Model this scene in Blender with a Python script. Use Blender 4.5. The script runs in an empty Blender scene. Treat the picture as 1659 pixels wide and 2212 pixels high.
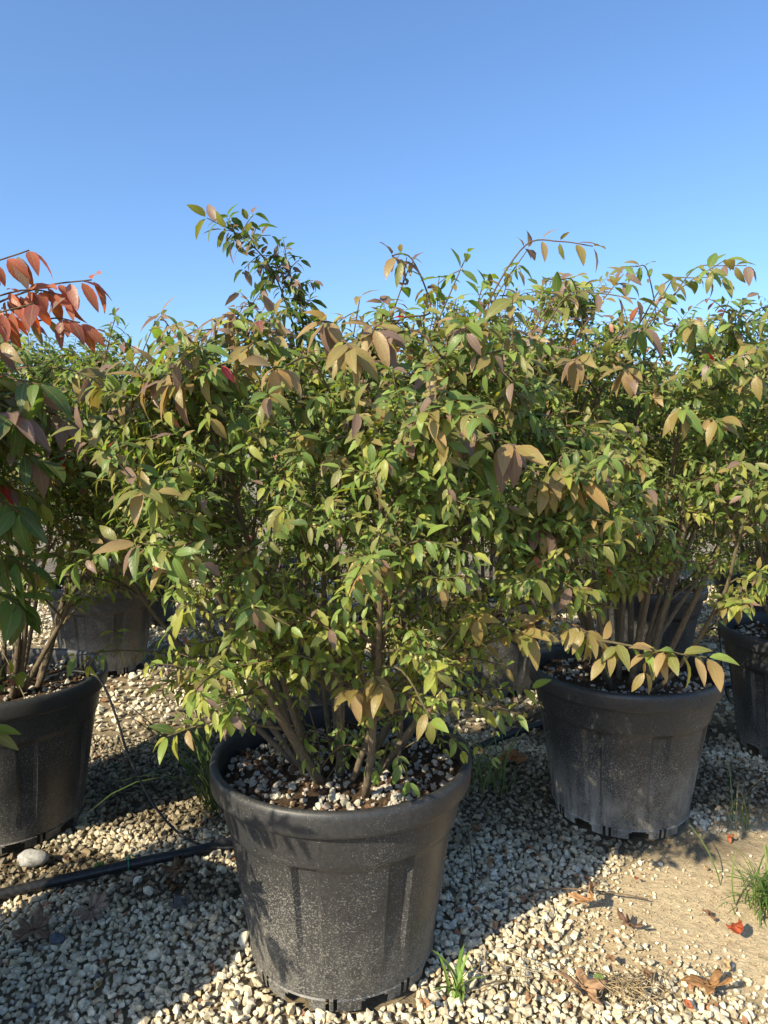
import bpy, bmesh, math
import numpy as np
from mathutils import Matrix, Vector

# ------------------------------------------------------------------ camera, sky, sun, exposure
scene = bpy.context.scene
scene.render.engine = 'CYCLES'
scene.cycles.use_denoising = True
scene.cycles.max_bounces = 8
scene.cycles.transparent_max_bounces = 8
scene.view_settings.view_transform = 'Standard'
scene.view_settings.look = 'None'
scene.view_settings.gamma = 1.0
scene.view_settings.use_curve_mapping = False
scene.view_settings.exposure = 0.78

CAM_H, CAM_PITCH, CAM_F = 1.364, 0.083, 1514.0 / 2212.0
cam_data = bpy.data.cameras.new('camera')
cam_data.sensor_fit = 'VERTICAL'
cam_data.sensor_height = 36.0
cam_data.lens = 36.0 * CAM_F
cam_data.clip_start = 0.05
cam_data.clip_end = 2000.0
cam = bpy.data.objects.new('camera', cam_data)
scene.collection.objects.link(cam)
cam.location = (0, 0, CAM_H)
cam.rotation_euler = (math.pi / 2 - CAM_PITCH, 0, 0)
scene.camera = cam

SUN_EL = math.radians(34.0)
SUN_AZ = math.atan2(-0.69, -0.72)            # measured from +Y towards +X
world = bpy.data.worlds.new('World')
scene.world = world
world.use_nodes = True
wn = world.node_tree
wn.nodes.clear()
w_out = wn.nodes.new('ShaderNodeOutputWorld')
w_bg = wn.nodes.new('ShaderNodeBackground')
w_sky = wn.nodes.new('ShaderNodeTexSky')
w_sky.sky_type = 'NISHITA'
w_sky.sun_disc = False
w_sky.sun_elevation = SUN_EL
w_sky.sun_rotation = SUN_AZ
w_sky.altitude = 100.0
w_sky.air_density = 1.12
w_sky.dust_density = 1.5
w_sky.ozone_density = 7.5
w_bg.inputs['Strength'].default_value = 0.142
wn.links.new(w_sky.outputs[0], w_bg.inputs['Color'])
wn.links.new(w_bg.outputs[0], w_out.inputs['Surface'])

sun_data = bpy.data.lights.new('sun', 'SUN')
sun_data.energy = 5.0
sun_data.angle = math.radians(0.53)
sun_data.color = (1.0, 0.87, 0.63)
sun = bpy.data.objects.new('sun', sun_data)
scene.collection.objects.link(sun)
sun_vec = Vector((math.sin(SUN_AZ) * math.cos(SUN_EL), math.cos(SUN_AZ) * math.cos(SUN_EL), math.sin(SUN_EL)))
sun.rotation_euler = sun_vec.to_track_quat('Z', 'Y').to_euler()
sun.location = (-6, -6, 6)

# ------------------------------------------------------------------ helpers
COL = scene.collection
rng = np.random.default_rng(11)


def nrm(v):
    v = np.asarray(v, float)
    return v / (np.linalg.norm(v, axis=-1, keepdims=True) + 1e-12)


def new_mesh(name, verts, tris, mat, smooth=True, tint=None, lv=None, quads=None):
    """Mesh from numpy arrays; tint = RGB per vertex, lv = local coordinates per vertex."""
    me = bpy.data.meshes.new(name)
    verts = np.asarray(verts, np.float32)
    tris = np.zeros((0, 3), np.int32) if tris is None else np.asarray(tris, np.int32)
    nq = 0 if quads is None else len(quads)
    me.vertices.add(len(verts))
    me.vertices.foreach_set('co', verts.ravel())
    nl = len(tris) * 3 + nq * 4
    me.loops.add(nl)
    idx = tris.ravel()
    starts = np.arange(len(tris), dtype=np.int32) * 3
    if nq:
        q = np.asarray(quads, np.int32)
        idx = np.concatenate([idx, q.ravel()])
        starts = np.concatenate([starts, len(tris) * 3 + np.arange(nq, dtype=np.int32) * 4])
    me.loops.foreach_set('vertex_index', idx.astype(np.int32))
    me.polygons.add(len(starts))
    me.polygons.foreach_set('loop_start', starts.astype(np.int32))
    me.update(calc_edges=True)
    me.polygons.foreach_set('use_smooth', np.full(len(starts), smooth, bool))
    if tint is not None:
        a = me.attributes.new('tint', 'FLOAT_COLOR', 'POINT')
        t4 = np.ones((len(verts), 4), np.float32)
        t4[:, :3] = tint
        a.data.foreach_set('color', t4.ravel())
    if lv is not None:
        a = me.attributes.new('lv', 'FLOAT_VECTOR', 'POINT')
        a.data.foreach_set('vector', np.asarray(lv, np.float32).ravel())
    if mat is not None:
        me.materials.append(mat)
    return me


def link(name, data, parent=None, loc=None, mat4=None):
    o = bpy.data.objects.new(name, data)
    COL.objects.link(o)
    if parent is not None:
        o.parent = parent
    if mat4 is not None:
        o.matrix_local = mat4
    elif loc is not None:
        o.location = loc
    return o


def tag(o, label=None, cat=None, group=None, kind=None):
    if label:
        o['label'] = label
    if cat:
        o['category'] = cat
    if group:
        o['group'] = group
    if kind:
        o['kind'] = kind
    return o


def thing(name, loc, label, cat, group=None):
    return tag(link(name, None, None, loc), label, cat, group)


# ------------------------------------------------------------------ materials
def material(name):
    m = bpy.data.materials.new(name)
    m.use_nodes = True
    nt = m.node_tree
    nt.nodes.clear()
    out = nt.nodes.new('ShaderNodeOutputMaterial')
    return m, nt, out


def N(nt, kind, **kw):
    n = nt.nodes.new(kind)
    for k, v in kw.items():
        if k.startswith('i_'):
            n.inputs[k[2:].replace('_', ' ')].default_value = v
        else:
            setattr(n, k, v)
    return n


def L(nt, a, b):
    nt.links.new(a, b)


def attr(nt, name):
    return N(nt, 'ShaderNodeAttribute', attribute_name=name)


def math_n(nt, op, a=None, b=None, va=None, vb=None, clamp=False):
    n = N(nt, 'ShaderNodeMath', operation=op, use_clamp=clamp)
    if a is not None:
        L(nt, a, n.inputs[0])
    if b is not None:
        L(nt, b, n.inputs[1])
    if va is not None:
        n.inputs[0].default_value = va
    if vb is not None:
        n.inputs[1].default_value = vb
    return n.outputs[0]


def mix_c(nt, fac, a, b, blend='MIX'):
    n = N(nt, 'ShaderNodeMix', data_type='RGBA', blend_type=blend)
    for sock, v in ((n.inputs[0], fac), (n.inputs[6], a), (n.inputs[7], b)):
        if hasattr(v, 'links'):
            L(nt, v, sock)
        elif isinstance(v, (int, float)):
            sock.default_value = v
        else:
            sock.default_value = (*v, 1.0)
    return n.outputs[2]


def ramp(nt, fac, lo, hi):
    n = N(nt, 'ShaderNodeMapRange')
    L(nt, fac, n.inputs[0])
    n.inputs[1].default_value = lo
    n.inputs[2].default_value = hi
    return n.outputs[0]


def bump(nt, height, strength, dist):
    b = N(nt, 'ShaderNodeBump')
    b.inputs['Strength'].default_value = strength
    b.inputs['Distance'].default_value = dist
    L(nt, height, b.inputs['Height'])
    return b.outputs[0]


def principled(nt, color, rough, spec=0.5, normal=None):
    p = N(nt, 'ShaderNodeBsdfPrincipled')
    if hasattr(color, 'links'):
        L(nt, color, p.inputs['Base Color'])
    else:
        p.inputs['Base Color'].default_value = (*color, 1)
    if hasattr(rough, 'links'):
        L(nt, rough, p.inputs['Roughness'])
    else:
        p.inputs['Roughness'].default_value = rough
    p.inputs['Specular IOR Level'].default_value = spec
    if normal is not None:
        L(nt, normal, p.inputs['Normal'])
    return p


def leaf_material(name, trans=0.42, rough=0.42):
    m, nt, out = material(name)
    t = attr(nt, 'tint')
    lv = attr(nt, 'lv')
    sep = N(nt, 'ShaderNodeSeparateXYZ')
    L(nt, lv.outputs['Vector'], sep.inputs[0])
    ax = math_n(nt, 'ABSOLUTE', sep.outputs[0])
    # side veins
    ph = math_n(nt, 'SUBTRACT', sep.outputs[1], math_n(nt, 'MULTIPLY', ax, vb=0.26))
    wn_ = N(nt, 'ShaderNodeTexNoise', i_Scale=3.0, i_Detail=2.0)
    L(nt, lv.outputs['Vector'], wn_.inputs['Vector'])
    ph = math_n(nt, 'ADD', ph, math_n(nt, 'MULTIPLY', wn_.outputs[0], vb=0.30))
    vein = math_n(nt, 'SINE', math_n(nt, 'MULTIPLY', ph, vb=40.0))
    vein = ramp(nt, vein, 0.72, 1.0)
    # blotches
    no = N(nt, 'ShaderNodeTexNoise', i_Scale=2.2, i_Detail=3.0)
    vm = N(nt, 'ShaderNodeVectorMath', operation='MULTIPLY')
    L(nt, lv.outputs['Vector'], vm.inputs[0])
    vm.inputs[1].default_value = (0.8, 1.7, 37.0)
    L(nt, vm.outputs[0], no.inputs['Vector'])
    c = mix_c(nt, ramp(nt, no.outputs[0], 0.35, 0.7), t.outputs['Color'], mix_c(nt, 0.35, t.outputs['Color'], (0.24, 0.15, 0.07)))
    c = mix_c(nt, math_n(nt, 'MULTIPLY', vein, vb=0.09), c, (0.30, 0.30, 0.13))
    sp = N(nt, 'ShaderNodeTexNoise', i_Scale=9.0, i_Detail=2.0)
    L(nt, vm.outputs[0], sp.inputs['Vector'])
    c = mix_c(nt, math_n(nt, 'MULTIPLY', ramp(nt, sp.outputs[0], 0.64, 0.74), vb=0.55), c, (0.10, 0.055, 0.03))
    edge = math_n(nt, 'MULTIPLY', ramp(nt, ax, 0.75, 1.0), ramp(nt, no.outputs[0], 0.4, 0.6))
    c = mix_c(nt, math_n(nt, 'MULTIPLY', edge, vb=0.4), c, (0.26, 0.12, 0.07))
    core = math_n(nt, 'MULTIPLY', ramp(nt, ax, 0.8, 0.1), ramp(nt, wn_.outputs[0], 0.40, 0.62))
    c = mix_c(nt, math_n(nt, 'MULTIPLY', core, vb=0.36), c, mix_c(nt, 1.0, c, (0.72, 1.12, 0.62), 'MULTIPLY'))
    mid = ramp(nt, ax, 0.10, 0.0)
    c = mix_c(nt, math_n(nt, 'MULTIPLY', mid, vb=0.55), c, (0.36, 0.32, 0.16))
    hgt = math_n(nt, 'ADD', math_n(nt, 'MULTIPLY', vein, vb=-0.5), math_n(nt, 'MULTIPLY', no.outputs[0], vb=0.6))
    p = principled(nt, c, rough, 0.45, bump(nt, hgt, 0.35, 0.002))
    tr = N(nt, 'ShaderNodeBsdfTranslucent')
    hs = N(nt, 'ShaderNodeHueSaturation')
    hs.inputs['Saturation'].default_value = 1.2
    hs.inputs['Value'].default_value = 1.5
    L(nt, c, hs.inputs['Color'])
    L(nt, hs.outputs[0], tr.inputs['Color'])
    mx = N(nt, 'ShaderNodeMixShader')
    mx.inputs[0].default_value = trans
    L(nt, p.outputs[0], mx.inputs[1])
    L(nt, tr.outputs[0], mx.inputs[2])
    L(nt, mx.outputs[0], out.inputs[0])
    return m


def bark_material():
    m, nt, out = material('bark')
    t = attr(nt, 'tint')
    lv = attr(nt, 'lv')
    vm = N(nt, 'ShaderNodeVectorMath', operation='MULTIPLY')
    L(nt, lv.outputs['Vector'], vm.inputs[0])
    vm.inputs[1].default_value = (2.6, 26.0, 1.0)
    no = N(nt, 'ShaderNodeTexNoise', i_Scale=1.6, i_Detail=4.0, i_Roughness=0.65)
    L(nt, vm.outputs[0], no.inputs['Vector'])
    f = ramp(nt, no.outputs[0], 0.40, 0.62)
    c = mix_c(nt, f, mix_c(nt, 0.55, t.outputs['Color'], (0.03, 0.022, 0.016)), mix_c(nt, 0.25, t.outputs['Color'], (0.42, 0.33, 0.2)))
    p = principled(nt, c, 0.8, 0.25, bump(nt, no.outputs[0], 0.8, 0.004))
    L(nt, p.outputs[0], out.inputs[0])
    return m


def tint_material(name, rough=0.7, spec=0.3, amount=0.35, scale=60.0, bump_d=0.002, trans=0.0):
    m, nt, out = material(name)
    t = attr(nt, 'tint')
    co = N(nt, 'ShaderNodeNewGeometry')
    no = N(nt, 'ShaderNodeTexNoise', i_Scale=scale, i_Detail=5.0, i_Roughness=0.65)
    L(nt, co.outputs['Position'], no.inputs['Vector'])
    c = mix_c(nt, amount, t.outputs['Color'], ramp_color(nt, no.outputs[0]), 'MULTIPLY')
    p = principled(nt, c, rough, spec, bump(nt, no.outputs[0], 0.6, bump_d))
    if trans > 0:
        tr = N(nt, 'ShaderNodeBsdfTranslucent')
        L(nt, c, tr.inputs['Color'])
        mx = N(nt, 'ShaderNodeMixShader')
        mx.inputs[0].default_value = trans
        L(nt, p.outputs[0], mx.inputs[1])
        L(nt, tr.outputs[0], mx.inputs[2])
        L(nt, mx.outputs[0], out.inputs[0])
    else:
        L(nt, p.outputs[0], out.inputs[0])
    return m


def ramp_color(nt, fac):
    r = N(nt, 'ShaderNodeValToRGB')
    r.color_ramp.elements[0].position = 0.32
    r.color_ramp.elements[0].color = (0.28, 0.26, 0.24, 1)
    r.color_ramp.elements[1].position = 0.62
    r.color_ramp.elements[1].color = (1.15, 1.13, 1.08, 1)
    L(nt, fac, r.inputs[0])
    return r.outputs[0]


def pot_material(name, amount, mud=0.28):
    """Black polyethylene with splashed lime dust, denser towards the foot."""
    m, nt, out = material(name)
    co = N(nt, 'ShaderNodeTexCoord')
    sep = N(nt, 'ShaderNodeSeparateXYZ')
    L(nt, co.outputs['Object'], sep.inputs[0])
    oi = N(nt, 'ShaderNodeObjectInfo')
    off = N(nt, 'ShaderNodeVectorMath', operation='ADD')
    L(nt, co.outputs['Object'], off.inputs[0])
    L(nt, oi.outputs['Location'], off.inputs[1])
    sc = N(nt, 'ShaderNodeVectorMath', operation='MULTIPLY')
    L(nt, off.outputs[0], sc.inputs[0])
    sc.inputs[1].default_value = (1.0, 1.0, 1.35)
    big = N(nt, 'ShaderNodeTexNoise', i_Scale=5.0, i_Detail=4.0, i_Roughness=0.6)
    L(nt, off.outputs[0], big.inputs['Vector'])
    warp = N(nt, 'ShaderNodeTexNoise', i_Scale=90.0, i_Detail=2.0)
    L(nt, off.outputs[0], warp.inputs['Vector'])
    wv = N(nt, 'ShaderNodeVectorMath', operation='MULTIPLY_ADD')
    L(nt, warp.outputs['Color'], wv.inputs[0])
    wv.inputs[1].default_value = (0.012, 0.012, 0.012)
    L(nt, sc.outputs[0], wv.inputs[2])
    sp = N(nt, 'ShaderNodeTexNoise', i_Scale=200.0, i_Detail=3.0, i_Roughness=0.75)
    L(nt, wv.outputs[0], sp.inputs['Vector'])
    vo = N(nt, 'ShaderNodeTexVoronoi', i_Scale=170.0)
    L(nt, wv.outputs[0], vo.inputs['Vector'])
    # coverage: strong at the foot, patchy above
    foot = ramp(nt, sep.outputs[2], 0.50, 0.0)
    cov = math_n(nt, 'ADD', math_n(nt, 'MULTIPLY', foot, vb=0.13), math_n(nt, 'MULTIPLY', big.outputs[0], vb=0.26))
    cov = math_n(nt, 'ADD', cov, vb=amount - 0.275)
    thr = math_n(nt, 'SUBTRACT', va=0.66, b=cov)
    d = math_n(nt, 'SUBTRACT', sp.outputs[0], thr)
    speck = ramp(nt, d, 0.0, 0.04)
    dots = ramp(nt, vo.outputs['Distance'], 0.22, 0.12)
    dots = math_n(nt, 'MULTIPLY', dots, ramp(nt, big.outputs[0], 0.42, 0.60))
    dots = math_n(nt, 'MULTIPLY', dots, vb=0.4 * (amount > 0.05))
    film = math_n(nt, 'MULTIPLY', ramp(nt, sep.outputs[2], 0.26, -0.02), ramp(nt, big.outputs[0], 0.3, 0.6))
    film = math_n(nt, 'MULTIPLY', film, vb=mud * min(1.0, amount * 8))
    stv = N(nt, 'ShaderNodeVectorMath', operation='MULTIPLY')
    L(nt, off.outputs[0], stv.inputs[0])
    stv.inputs[1].default_value = (38.0, 38.0, 7.0)
    stn = N(nt, 'ShaderNodeTexNoise', i_Scale=1.0, i_Detail=5.0, i_Roughness=0.7)
    L(nt, stv.outputs[0], stn.inputs['Vector'])
    film = math_n(nt, 'MULTIPLY', film, ramp(nt, stn.outputs[0], 0.36, 0.60))
    film = math_n(nt, 'ADD', film, math_n(nt, 'MULTIPLY', warp.outputs[0], vb=0.085))
    tot = math_n(nt, 'MAXIMUM', math_n(nt, 'MAXIMUM', math_n(nt, 'MULTIPLY', speck, vb=0.46), dots), film, clamp=True)
    c = mix_c(nt, tot, (0.0145, 0.0165, 0.021), (0.43, 0.41, 0.355))
    r = math_n(nt, 'ADD', math_n(nt, 'MULTIPLY', tot, vb=0.45), math_n(nt, 'MULTIPLY', big.outputs[0], vb=0.5), clamp=True)
    r = math_n(nt, 'ADD', r, vb=0.18, clamp=True)
    # scratches
    wsc = N(nt, 'ShaderNodeVectorMath', operation='MULTIPLY')
    L(nt, off.outputs[0], wsc.inputs[0])
    wsc.inputs[1].default_value = (60.0, 60.0, 3.0)
    scr = N(nt, 'ShaderNodeTexNoise', i_Scale=2.0, i_Detail=3.0)
    L(nt, wsc.outputs[0], scr.inputs['Vector'])
    h = math_n(nt, 'ADD', math_n(nt, 'MULTIPLY', scr.outputs[0], vb=0.5), math_n(nt, 'MULTIPLY', tot, vb=0.6))
    p = principled(nt, c, r, 0.5, bump(nt, h, 0.25, 0.002))
    L(nt, p.outputs[0], out.inputs[0])
    return m


def ground_material():
    m, nt, out = material('gravelly_earth')
    co = N(nt, 'ShaderNodeNewGeometry')
    a = N(nt, 'ShaderNodeTexNoise', i_Scale=1.3, i_Detail=5.0)
    b = N(nt, 'ShaderNodeTexNoise', i_Scale=38.0, i_Detail=6.0, i_Roughness=0.7)
    v = N(nt, 'ShaderNodeTexVoronoi', i_Scale=34.0)
    for n in (a, b, v):
        L(nt, co.outputs['Position'], n.inputs['Vector'])
    c = mix_c(nt, ramp(nt, a.outputs[0], 0.35, 0.65), (0.56, 0.45, 0.285), (0.62, 0.51, 0.335))
    c = mix_c(nt, ramp(nt, b.outputs[0], 0.30, 0.68), mix_c(nt, 0.6, c, (0.20, 0.15, 0.09)), c)
    cv = N(nt, 'ShaderNodeSeparateColor')
    L(nt, v.outputs['Color'], cv.inputs[0])
    # stones too far off to tell apart
    sep = N(nt, 'ShaderNodeSeparateXYZ')
    L(nt, co.outputs['Position'], sep.inputs[0])
    far = ramp(nt, sep.outputs[1], 6.0, 8.0)
    st = mix_c(nt, ramp(nt, v.outputs['Distance'], 0.1, 0.6), mix_c(nt, cv.outputs[0], (0.44, 0.41, 0.35), (0.6, 0.57, 0.5)), (0.16, 0.13, 0.09))
    c = mix_c(nt, math_n(nt, 'MULTIPLY', far, vb=0.8), c, st)
    c = mix_c(nt, 1.0, c, attr(nt, 'tint').outputs['Color'], 'MULTIPLY')
    h = math_n(nt, 'ADD', b.outputs[0], math_n(nt, 'MULTIPLY', a.outputs[0], vb=0.6))
    p = principled(nt, c, 0.95, 0.15, bump(nt, h, 0.9, 0.012))
    L(nt, p.outputs[0], out.inputs[0])
    return m


def soil_material():
    m, nt, out = material('potting_soil')
    co = N(nt, 'ShaderNodeNewGeometry')
    b = N(nt, 'ShaderNodeTexNoise', i_Scale=120.0, i_Detail=6.0, i_Roughness=0.75)
    L(nt, co.outputs['Position'], b.inputs['Vector'])
    c = mix_c(nt, ramp(nt, b.outputs[0], 0.35, 0.68), (0.035, 0.024, 0.016), (0.13, 0.09, 0.06))
    p = principled(nt, c, 0.95, 0.1, bump(nt, b.outputs[0], 1.0, 0.008))
    L(nt, p.outputs[0], out.inputs[0])
    return m


def plain_material(name, color, rough, spec=0.5, scale=200.0, amt=0.3):
    m, nt, out = material(name)
    co = N(nt, 'ShaderNodeTexCoord')
    b = N(nt, 'ShaderNodeTexNoise', i_Scale=scale, i_Detail=4.0)
    L(nt, co.outputs['Object'], b.inputs['Vector'])
    c = mix_c(nt, math_n(nt, 'MULTIPLY', ramp(nt, b.outputs[0], 0.45, 0.75), vb=amt), color, (0.3, 0.26, 0.2))
    p = principled(nt, c, rough, spec, bump(nt, b.outputs[0], 0.2, 0.001))
    L(nt, p.outputs[0], out.inputs[0])
    return m


M_LEAF = leaf_material('shrub_leaf')
M_TREELEAF = leaf_material('tree_leaf', 0.2, 0.6)
M_BARK = bark_material()
M_STONE = tint_material('limestone', 0.85, 0.2, 0.6, 75.0, 0.003)
M_PUMICE = tint_material('pumice', 0.95, 0.1, 0.6, 160.0, 0.003)
M_FRUIT = tint_material('seed_capsule', 0.45, 0.4, 0.2, 200.0, 0.0005)
M_GRASS = tint_material('grass_blade', 0.5, 0.35, 0.3, 80.0, 0.0005, 0.25)
M_DRY = tint_material('dry_leaf', 0.75, 0.2, 0.6, 70.0, 0.002, 0.12)
M_WEB = tint_material('dry_web', 0.9, 0.1, 0.6, 120.0, 0.002)
M_GROUND = ground_material()
M_SOIL = soil_material()
M_POT = pot_material('dusty_black_pot', 0.17)
M_MUD = pot_material('mud_caked_black_pot', 0.19, 1.0)
M_RIM = pot_material('black_pot_rim', 0.09)
M_PIPE = plain_material('black_pipe', (0.012, 0.014, 0.018), 0.42, 0.5, 90.0, 0.12)
M_TIE = plain_material('green_tie', (0.01, 0.16, 0.09), 0.4, 0.5, 90.0, 0.1)


# ------------------------------------------------------------------ geometry builders
def tube_arrays(pts, rad, n=6, caps=True, seed=0.0):
    pts = np.asarray(pts, float)
    k = len(pts)
    rad = np.broadcast_to(np.asarray(rad, float), (k,))
    T = np.gradient(pts, axis=0)
    T = nrm(T)
    ref = np.array([0.31, 0.87, 0.38]) if abs(T[:, 1]).mean() < 0.8 else np.array([0.9, 0.1, 0.3])
    U = nrm(np.cross(T, ref))
    V = np.cross(T, U)
    a = np.arange(n) * 2 * math.pi / n
    ring = U[:, None, :] * np.cos(a)[None, :, None] + V[:, None, :] * np.sin(a)[None, :, None]
    v = (pts[:, None, :] + ring * rad[:, None, None]).reshape(-1, 3)
    i = np.arange(k - 1)[:, None] * n
    j = np.arange(n)[None, :]
    jn = (j + 1) % n
    q = np.stack([i + j, i + jn, i + n + jn, i + n + j], -1).reshape(-1, 4)
    tri = np.zeros((0, 3), int)
    length = np.concatenate([[0], np.cumsum(np.linalg.norm(np.diff(pts, axis=0), axis=1))])
    lv = np.stack([np.repeat(length * 12, n), np.tile(np.abs(np.arange(n) - n / 2) / n, k), np.full(k * n, seed)], -1)
    if caps:
        v = np.vstack([v, pts[:1], pts[-1:]])
        lv = np.vstack([lv, lv[:1], lv[-1:]])
        c0, c1 = k * n, k * n + 1
        jj = np.arange(n)
        tri = np.vstack([np.stack([np.full(n, c0), (jj + 1) % n, jj], -1),
                         np.stack([np.full(n, c1), (k - 1) * n + jj, (k - 1) * n + (jj + 1) % n], -1)])
    return v, q, tri, lv


class Gather:
    def __init__(self):
        self.v, self.q, self.t, self.l, self.c, self.n = [], [], [], [], [], 0

    def add(self, v, q=None, t=None, lv=None, tint=None):
        if q is not None and len(q):
            self.q.append(np.asarray(q) + self.n)
        if t is not None and len(t):
            self.t.append(np.asarray(t) + self.n)
        self.v.append(v)
        self.l.append(np.zeros((len(v), 3)) if lv is None else lv)
        self.c.append(np.broadcast_to(np.asarray((1, 1, 1) if tint is None else tint, float), (len(v), 3)))
        self.n += len(v)

    def mesh(self, name, mat, smooth=True):
        return new_mesh(name, np.vstack(self.v), np.vstack(self.t) if self.t else None, mat, smooth,
                        np.vstack(self.c), np.vstack(self.l), np.vstack(self.q) if self.q else None)


def bez(p0, p1, p2, k):
    t = np.linspace(0, 1, k)[:, None]
    return (1 - t) ** 2 * np.asarray(p0) + 2 * t * (1 - t) * np.asarray(p1) + t * t * np.asarray(p2)


def spline(points, k):
    """Catmull-Rom through the given points."""
    P = np.asarray(points, float)
    P = np.vstack([2 * P[0] - P[1], P, 2 * P[-1] - P[-2]])
    out = []
    for i in range(1, len(P) - 2):
        t = np.linspace(0, 1, k, endpoint=False)[:, None]
        a, b, c, d = P[i - 1], P[i], P[i + 1], P[i + 2]
        out.append(0.5 * ((2 * b) + (-a + c) * t + (2 * a - 5 * b + 4 * c - d) * t ** 2 + (-a + 3 * b - 3 * c + d) * t ** 3))
    out.append(P[-2][None])
    return np.vstack(out)


# ------------------------------------------------------------------ ground
def dirt_mask(x, y):
    """1 on the bare trodden earth beside the right-hand pot, 0 on full gravel."""
    u = (x - 1.18) * 0.86 + (y - 2.12) * 0.5
    w = -(x - 1.18) * 0.5 + (y - 2.12) * 0.86
    d = (u / 0.74) ** 2 + (w / 0.37) ** 2 + 0.22 * np.sin(x * 9 + 1) * np.cos(y * 11)
    return np.clip(1.25 - d, 0, 1)


def damp_shade_mask(x, y):
    """1 where damp soil stains and painted-in crown shade darken ground and stones."""
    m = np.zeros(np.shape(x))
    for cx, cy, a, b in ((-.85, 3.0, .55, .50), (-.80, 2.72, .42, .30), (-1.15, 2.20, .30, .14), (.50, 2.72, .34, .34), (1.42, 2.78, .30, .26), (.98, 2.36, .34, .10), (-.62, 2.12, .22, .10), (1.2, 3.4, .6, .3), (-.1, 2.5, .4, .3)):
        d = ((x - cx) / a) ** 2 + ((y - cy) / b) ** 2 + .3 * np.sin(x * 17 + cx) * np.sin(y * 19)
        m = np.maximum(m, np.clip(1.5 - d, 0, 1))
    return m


def ground_z(x, y):
    return 0.006 * np.sin(x * 2.3 + 0.4) * np.cos(y * 1.9) + 0.003 * np.sin(x * 7.1) * np.sin(y * 6.3 + 1) - 0.004


def build_ground():
    xs = np.concatenate([np.linspace(-400, -8, 12), np.linspace(-6, 6, 200), np.linspace(8, 400, 12)])
    ys = np.concatenate([np.linspace(-60, -2, 8), np.linspace(-1, 9, 160), np.linspace(11, 700, 16)])
    X, Y = np.meshgrid(xs, ys)
    near = (np.abs(X) < 6) & (Y > -1) & (Y < 9)
    Z = np.where(near, ground_z(X, Y), -0.004) + np.where(near & (Y < 4), 0.0015 * np.sin(X * 31) * np.sin(Y * 27), 0)
    Z = Z - 0.004
    nx, ny = len(xs), len(ys)
    i = np.arange(ny - 1)[:, None] * nx + np.arange(nx - 1)[None, :]
    q = np.stack([i, i + 1, i + nx + 1, i + nx], -1).reshape(-1, 4)
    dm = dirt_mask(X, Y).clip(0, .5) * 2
    tone = np.where(near, .50 + .50 * dm, .8) * np.where(near, 1 - .6 * damp_shade_mask(X, Y), 1)  # damp stains plus crown shade painted into the ground colour
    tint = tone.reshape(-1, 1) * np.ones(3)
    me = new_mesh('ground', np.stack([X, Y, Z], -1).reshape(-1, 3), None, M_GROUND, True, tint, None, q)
    return tag(link('ground', me), kind='structure')


ground = build_ground()


def stone_proto(seed, npts, flat):
    r = np.random.default_rng(seed)
    p = nrm(r.normal(size=(npts, 3))) * r.uniform(0.82, 1.0, (npts, 1))
    p *= np.array([1.0, r.uniform(0.62, 0.9), flat * r.uniform(0.8, 1.15)])
    bm = bmesh.new()
    for c in p:
        bm.verts.new(c)
    res = bmesh.ops.convex_hull(bm, input=list(bm.verts))
    junk = [e for e in res['geom_interior'] + res['geom_unused'] if isinstance(e, bmesh.types.BMVert)]
    if junk:
        bmesh.ops.delete(bm, geom=list(set(junk)), context='VERTS')
    bmesh.ops.triangulate(bm, faces=list(bm.faces))
    bm.verts.index_update()
    v = np.array([x.co[:] for x in bm.verts])
    t = np.array([[x.index for x in f.verts] for f in bm.faces])
    bm.free()
    return v / 2.0, t


STONES = [stone_proto(100 + i, 16, 0.66) for i in range(16)]
STONES_LO = [stone_proto(200 + i, 9, 0.66) for i in range(10)]
PEBBLES = [stone_proto(300 + i, 16, 0.85) for i in range(8)]


def rot_matrices(n, r, tilt=0.5):
    a = r.uniform(0, 2 * math.pi, n)
    b = r.normal(0, tilt, n)
    c = r.normal(0, tilt, n)
    ca, sa, cb, sb, cc, sc_ = np.cos(a), np.sin(a), np.cos(b), np.sin(b), np.cos(c), np.sin(c)
    z, o = np.zeros(n), np.ones(n)
    Rz = np.stack([ca, -sa, z, sa, ca, z, z, z, o], -1).reshape(-1, 3, 3)
    Rx = np.stack([o, z, z, z, cb, -sb, z, sb, cb], -1).reshape(-1, 3, 3)
    Ry = np.stack([cc, z, sc_, z, o, z, -sc_, z, cc], -1).reshape(-1, 3, 3)
    return Rz @ Rx @ Ry


def scatter_mesh(name, mat, protos, which, pos, rot, size, tint):
    g = Gather()
    for k, (pv, pt) in enumerate(protos):
        s = np.nonzero(which == k)[0]
        if not len(s):
            continue
        v = np.einsum('nij,vj->nvi', rot[s] * size[s][:, None, None], pv) + pos[s][:, None, :]
        t = pt[None] + (np.arange(len(s)) * len(pv))[:, None, None]
        g.add(v.reshape(-1, 3), None, t.reshape(-1, 3), None, np.repeat(tint[s], len(pv), 0))
    return g.mesh(name, mat, False)


POT_R, POT_H, POT_B = 0.35, 0.553, 0.245
SOIL_Z = 0.492
POTS = dict(main=(-0.114, 1.845), right=(0.907, 2.607), far_right=(1.92, 3.16), near=(-1.28, 1.33), left=(-1.385, 2.50),
            b1=(-0.40, 3.42), b2=(0.62, 4.05), b3=(1.62, 4.28), b4=(2.66, 4.85), c1=(-1.79, 4.40), c2=(-0.85, 5.05),
            c3=(0.15, 5.62), c4=(1.25, 5.95), c0=(-2.75, 3.75), d1=(-1.97, 5.62), c5=(2.35, 6.5), c6=(3.5, 5.8))

STONE_TINTS = np.array([[.60, .565, .49], [.66, .62, .54], [.54, .50, .42], [.68, .65, .57], [.50, .45, .37], [.58, .49, .37], [.46, .43, .38], [.60, .58, .54]]) * np.array([1.10, 1.07, .94])


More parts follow.
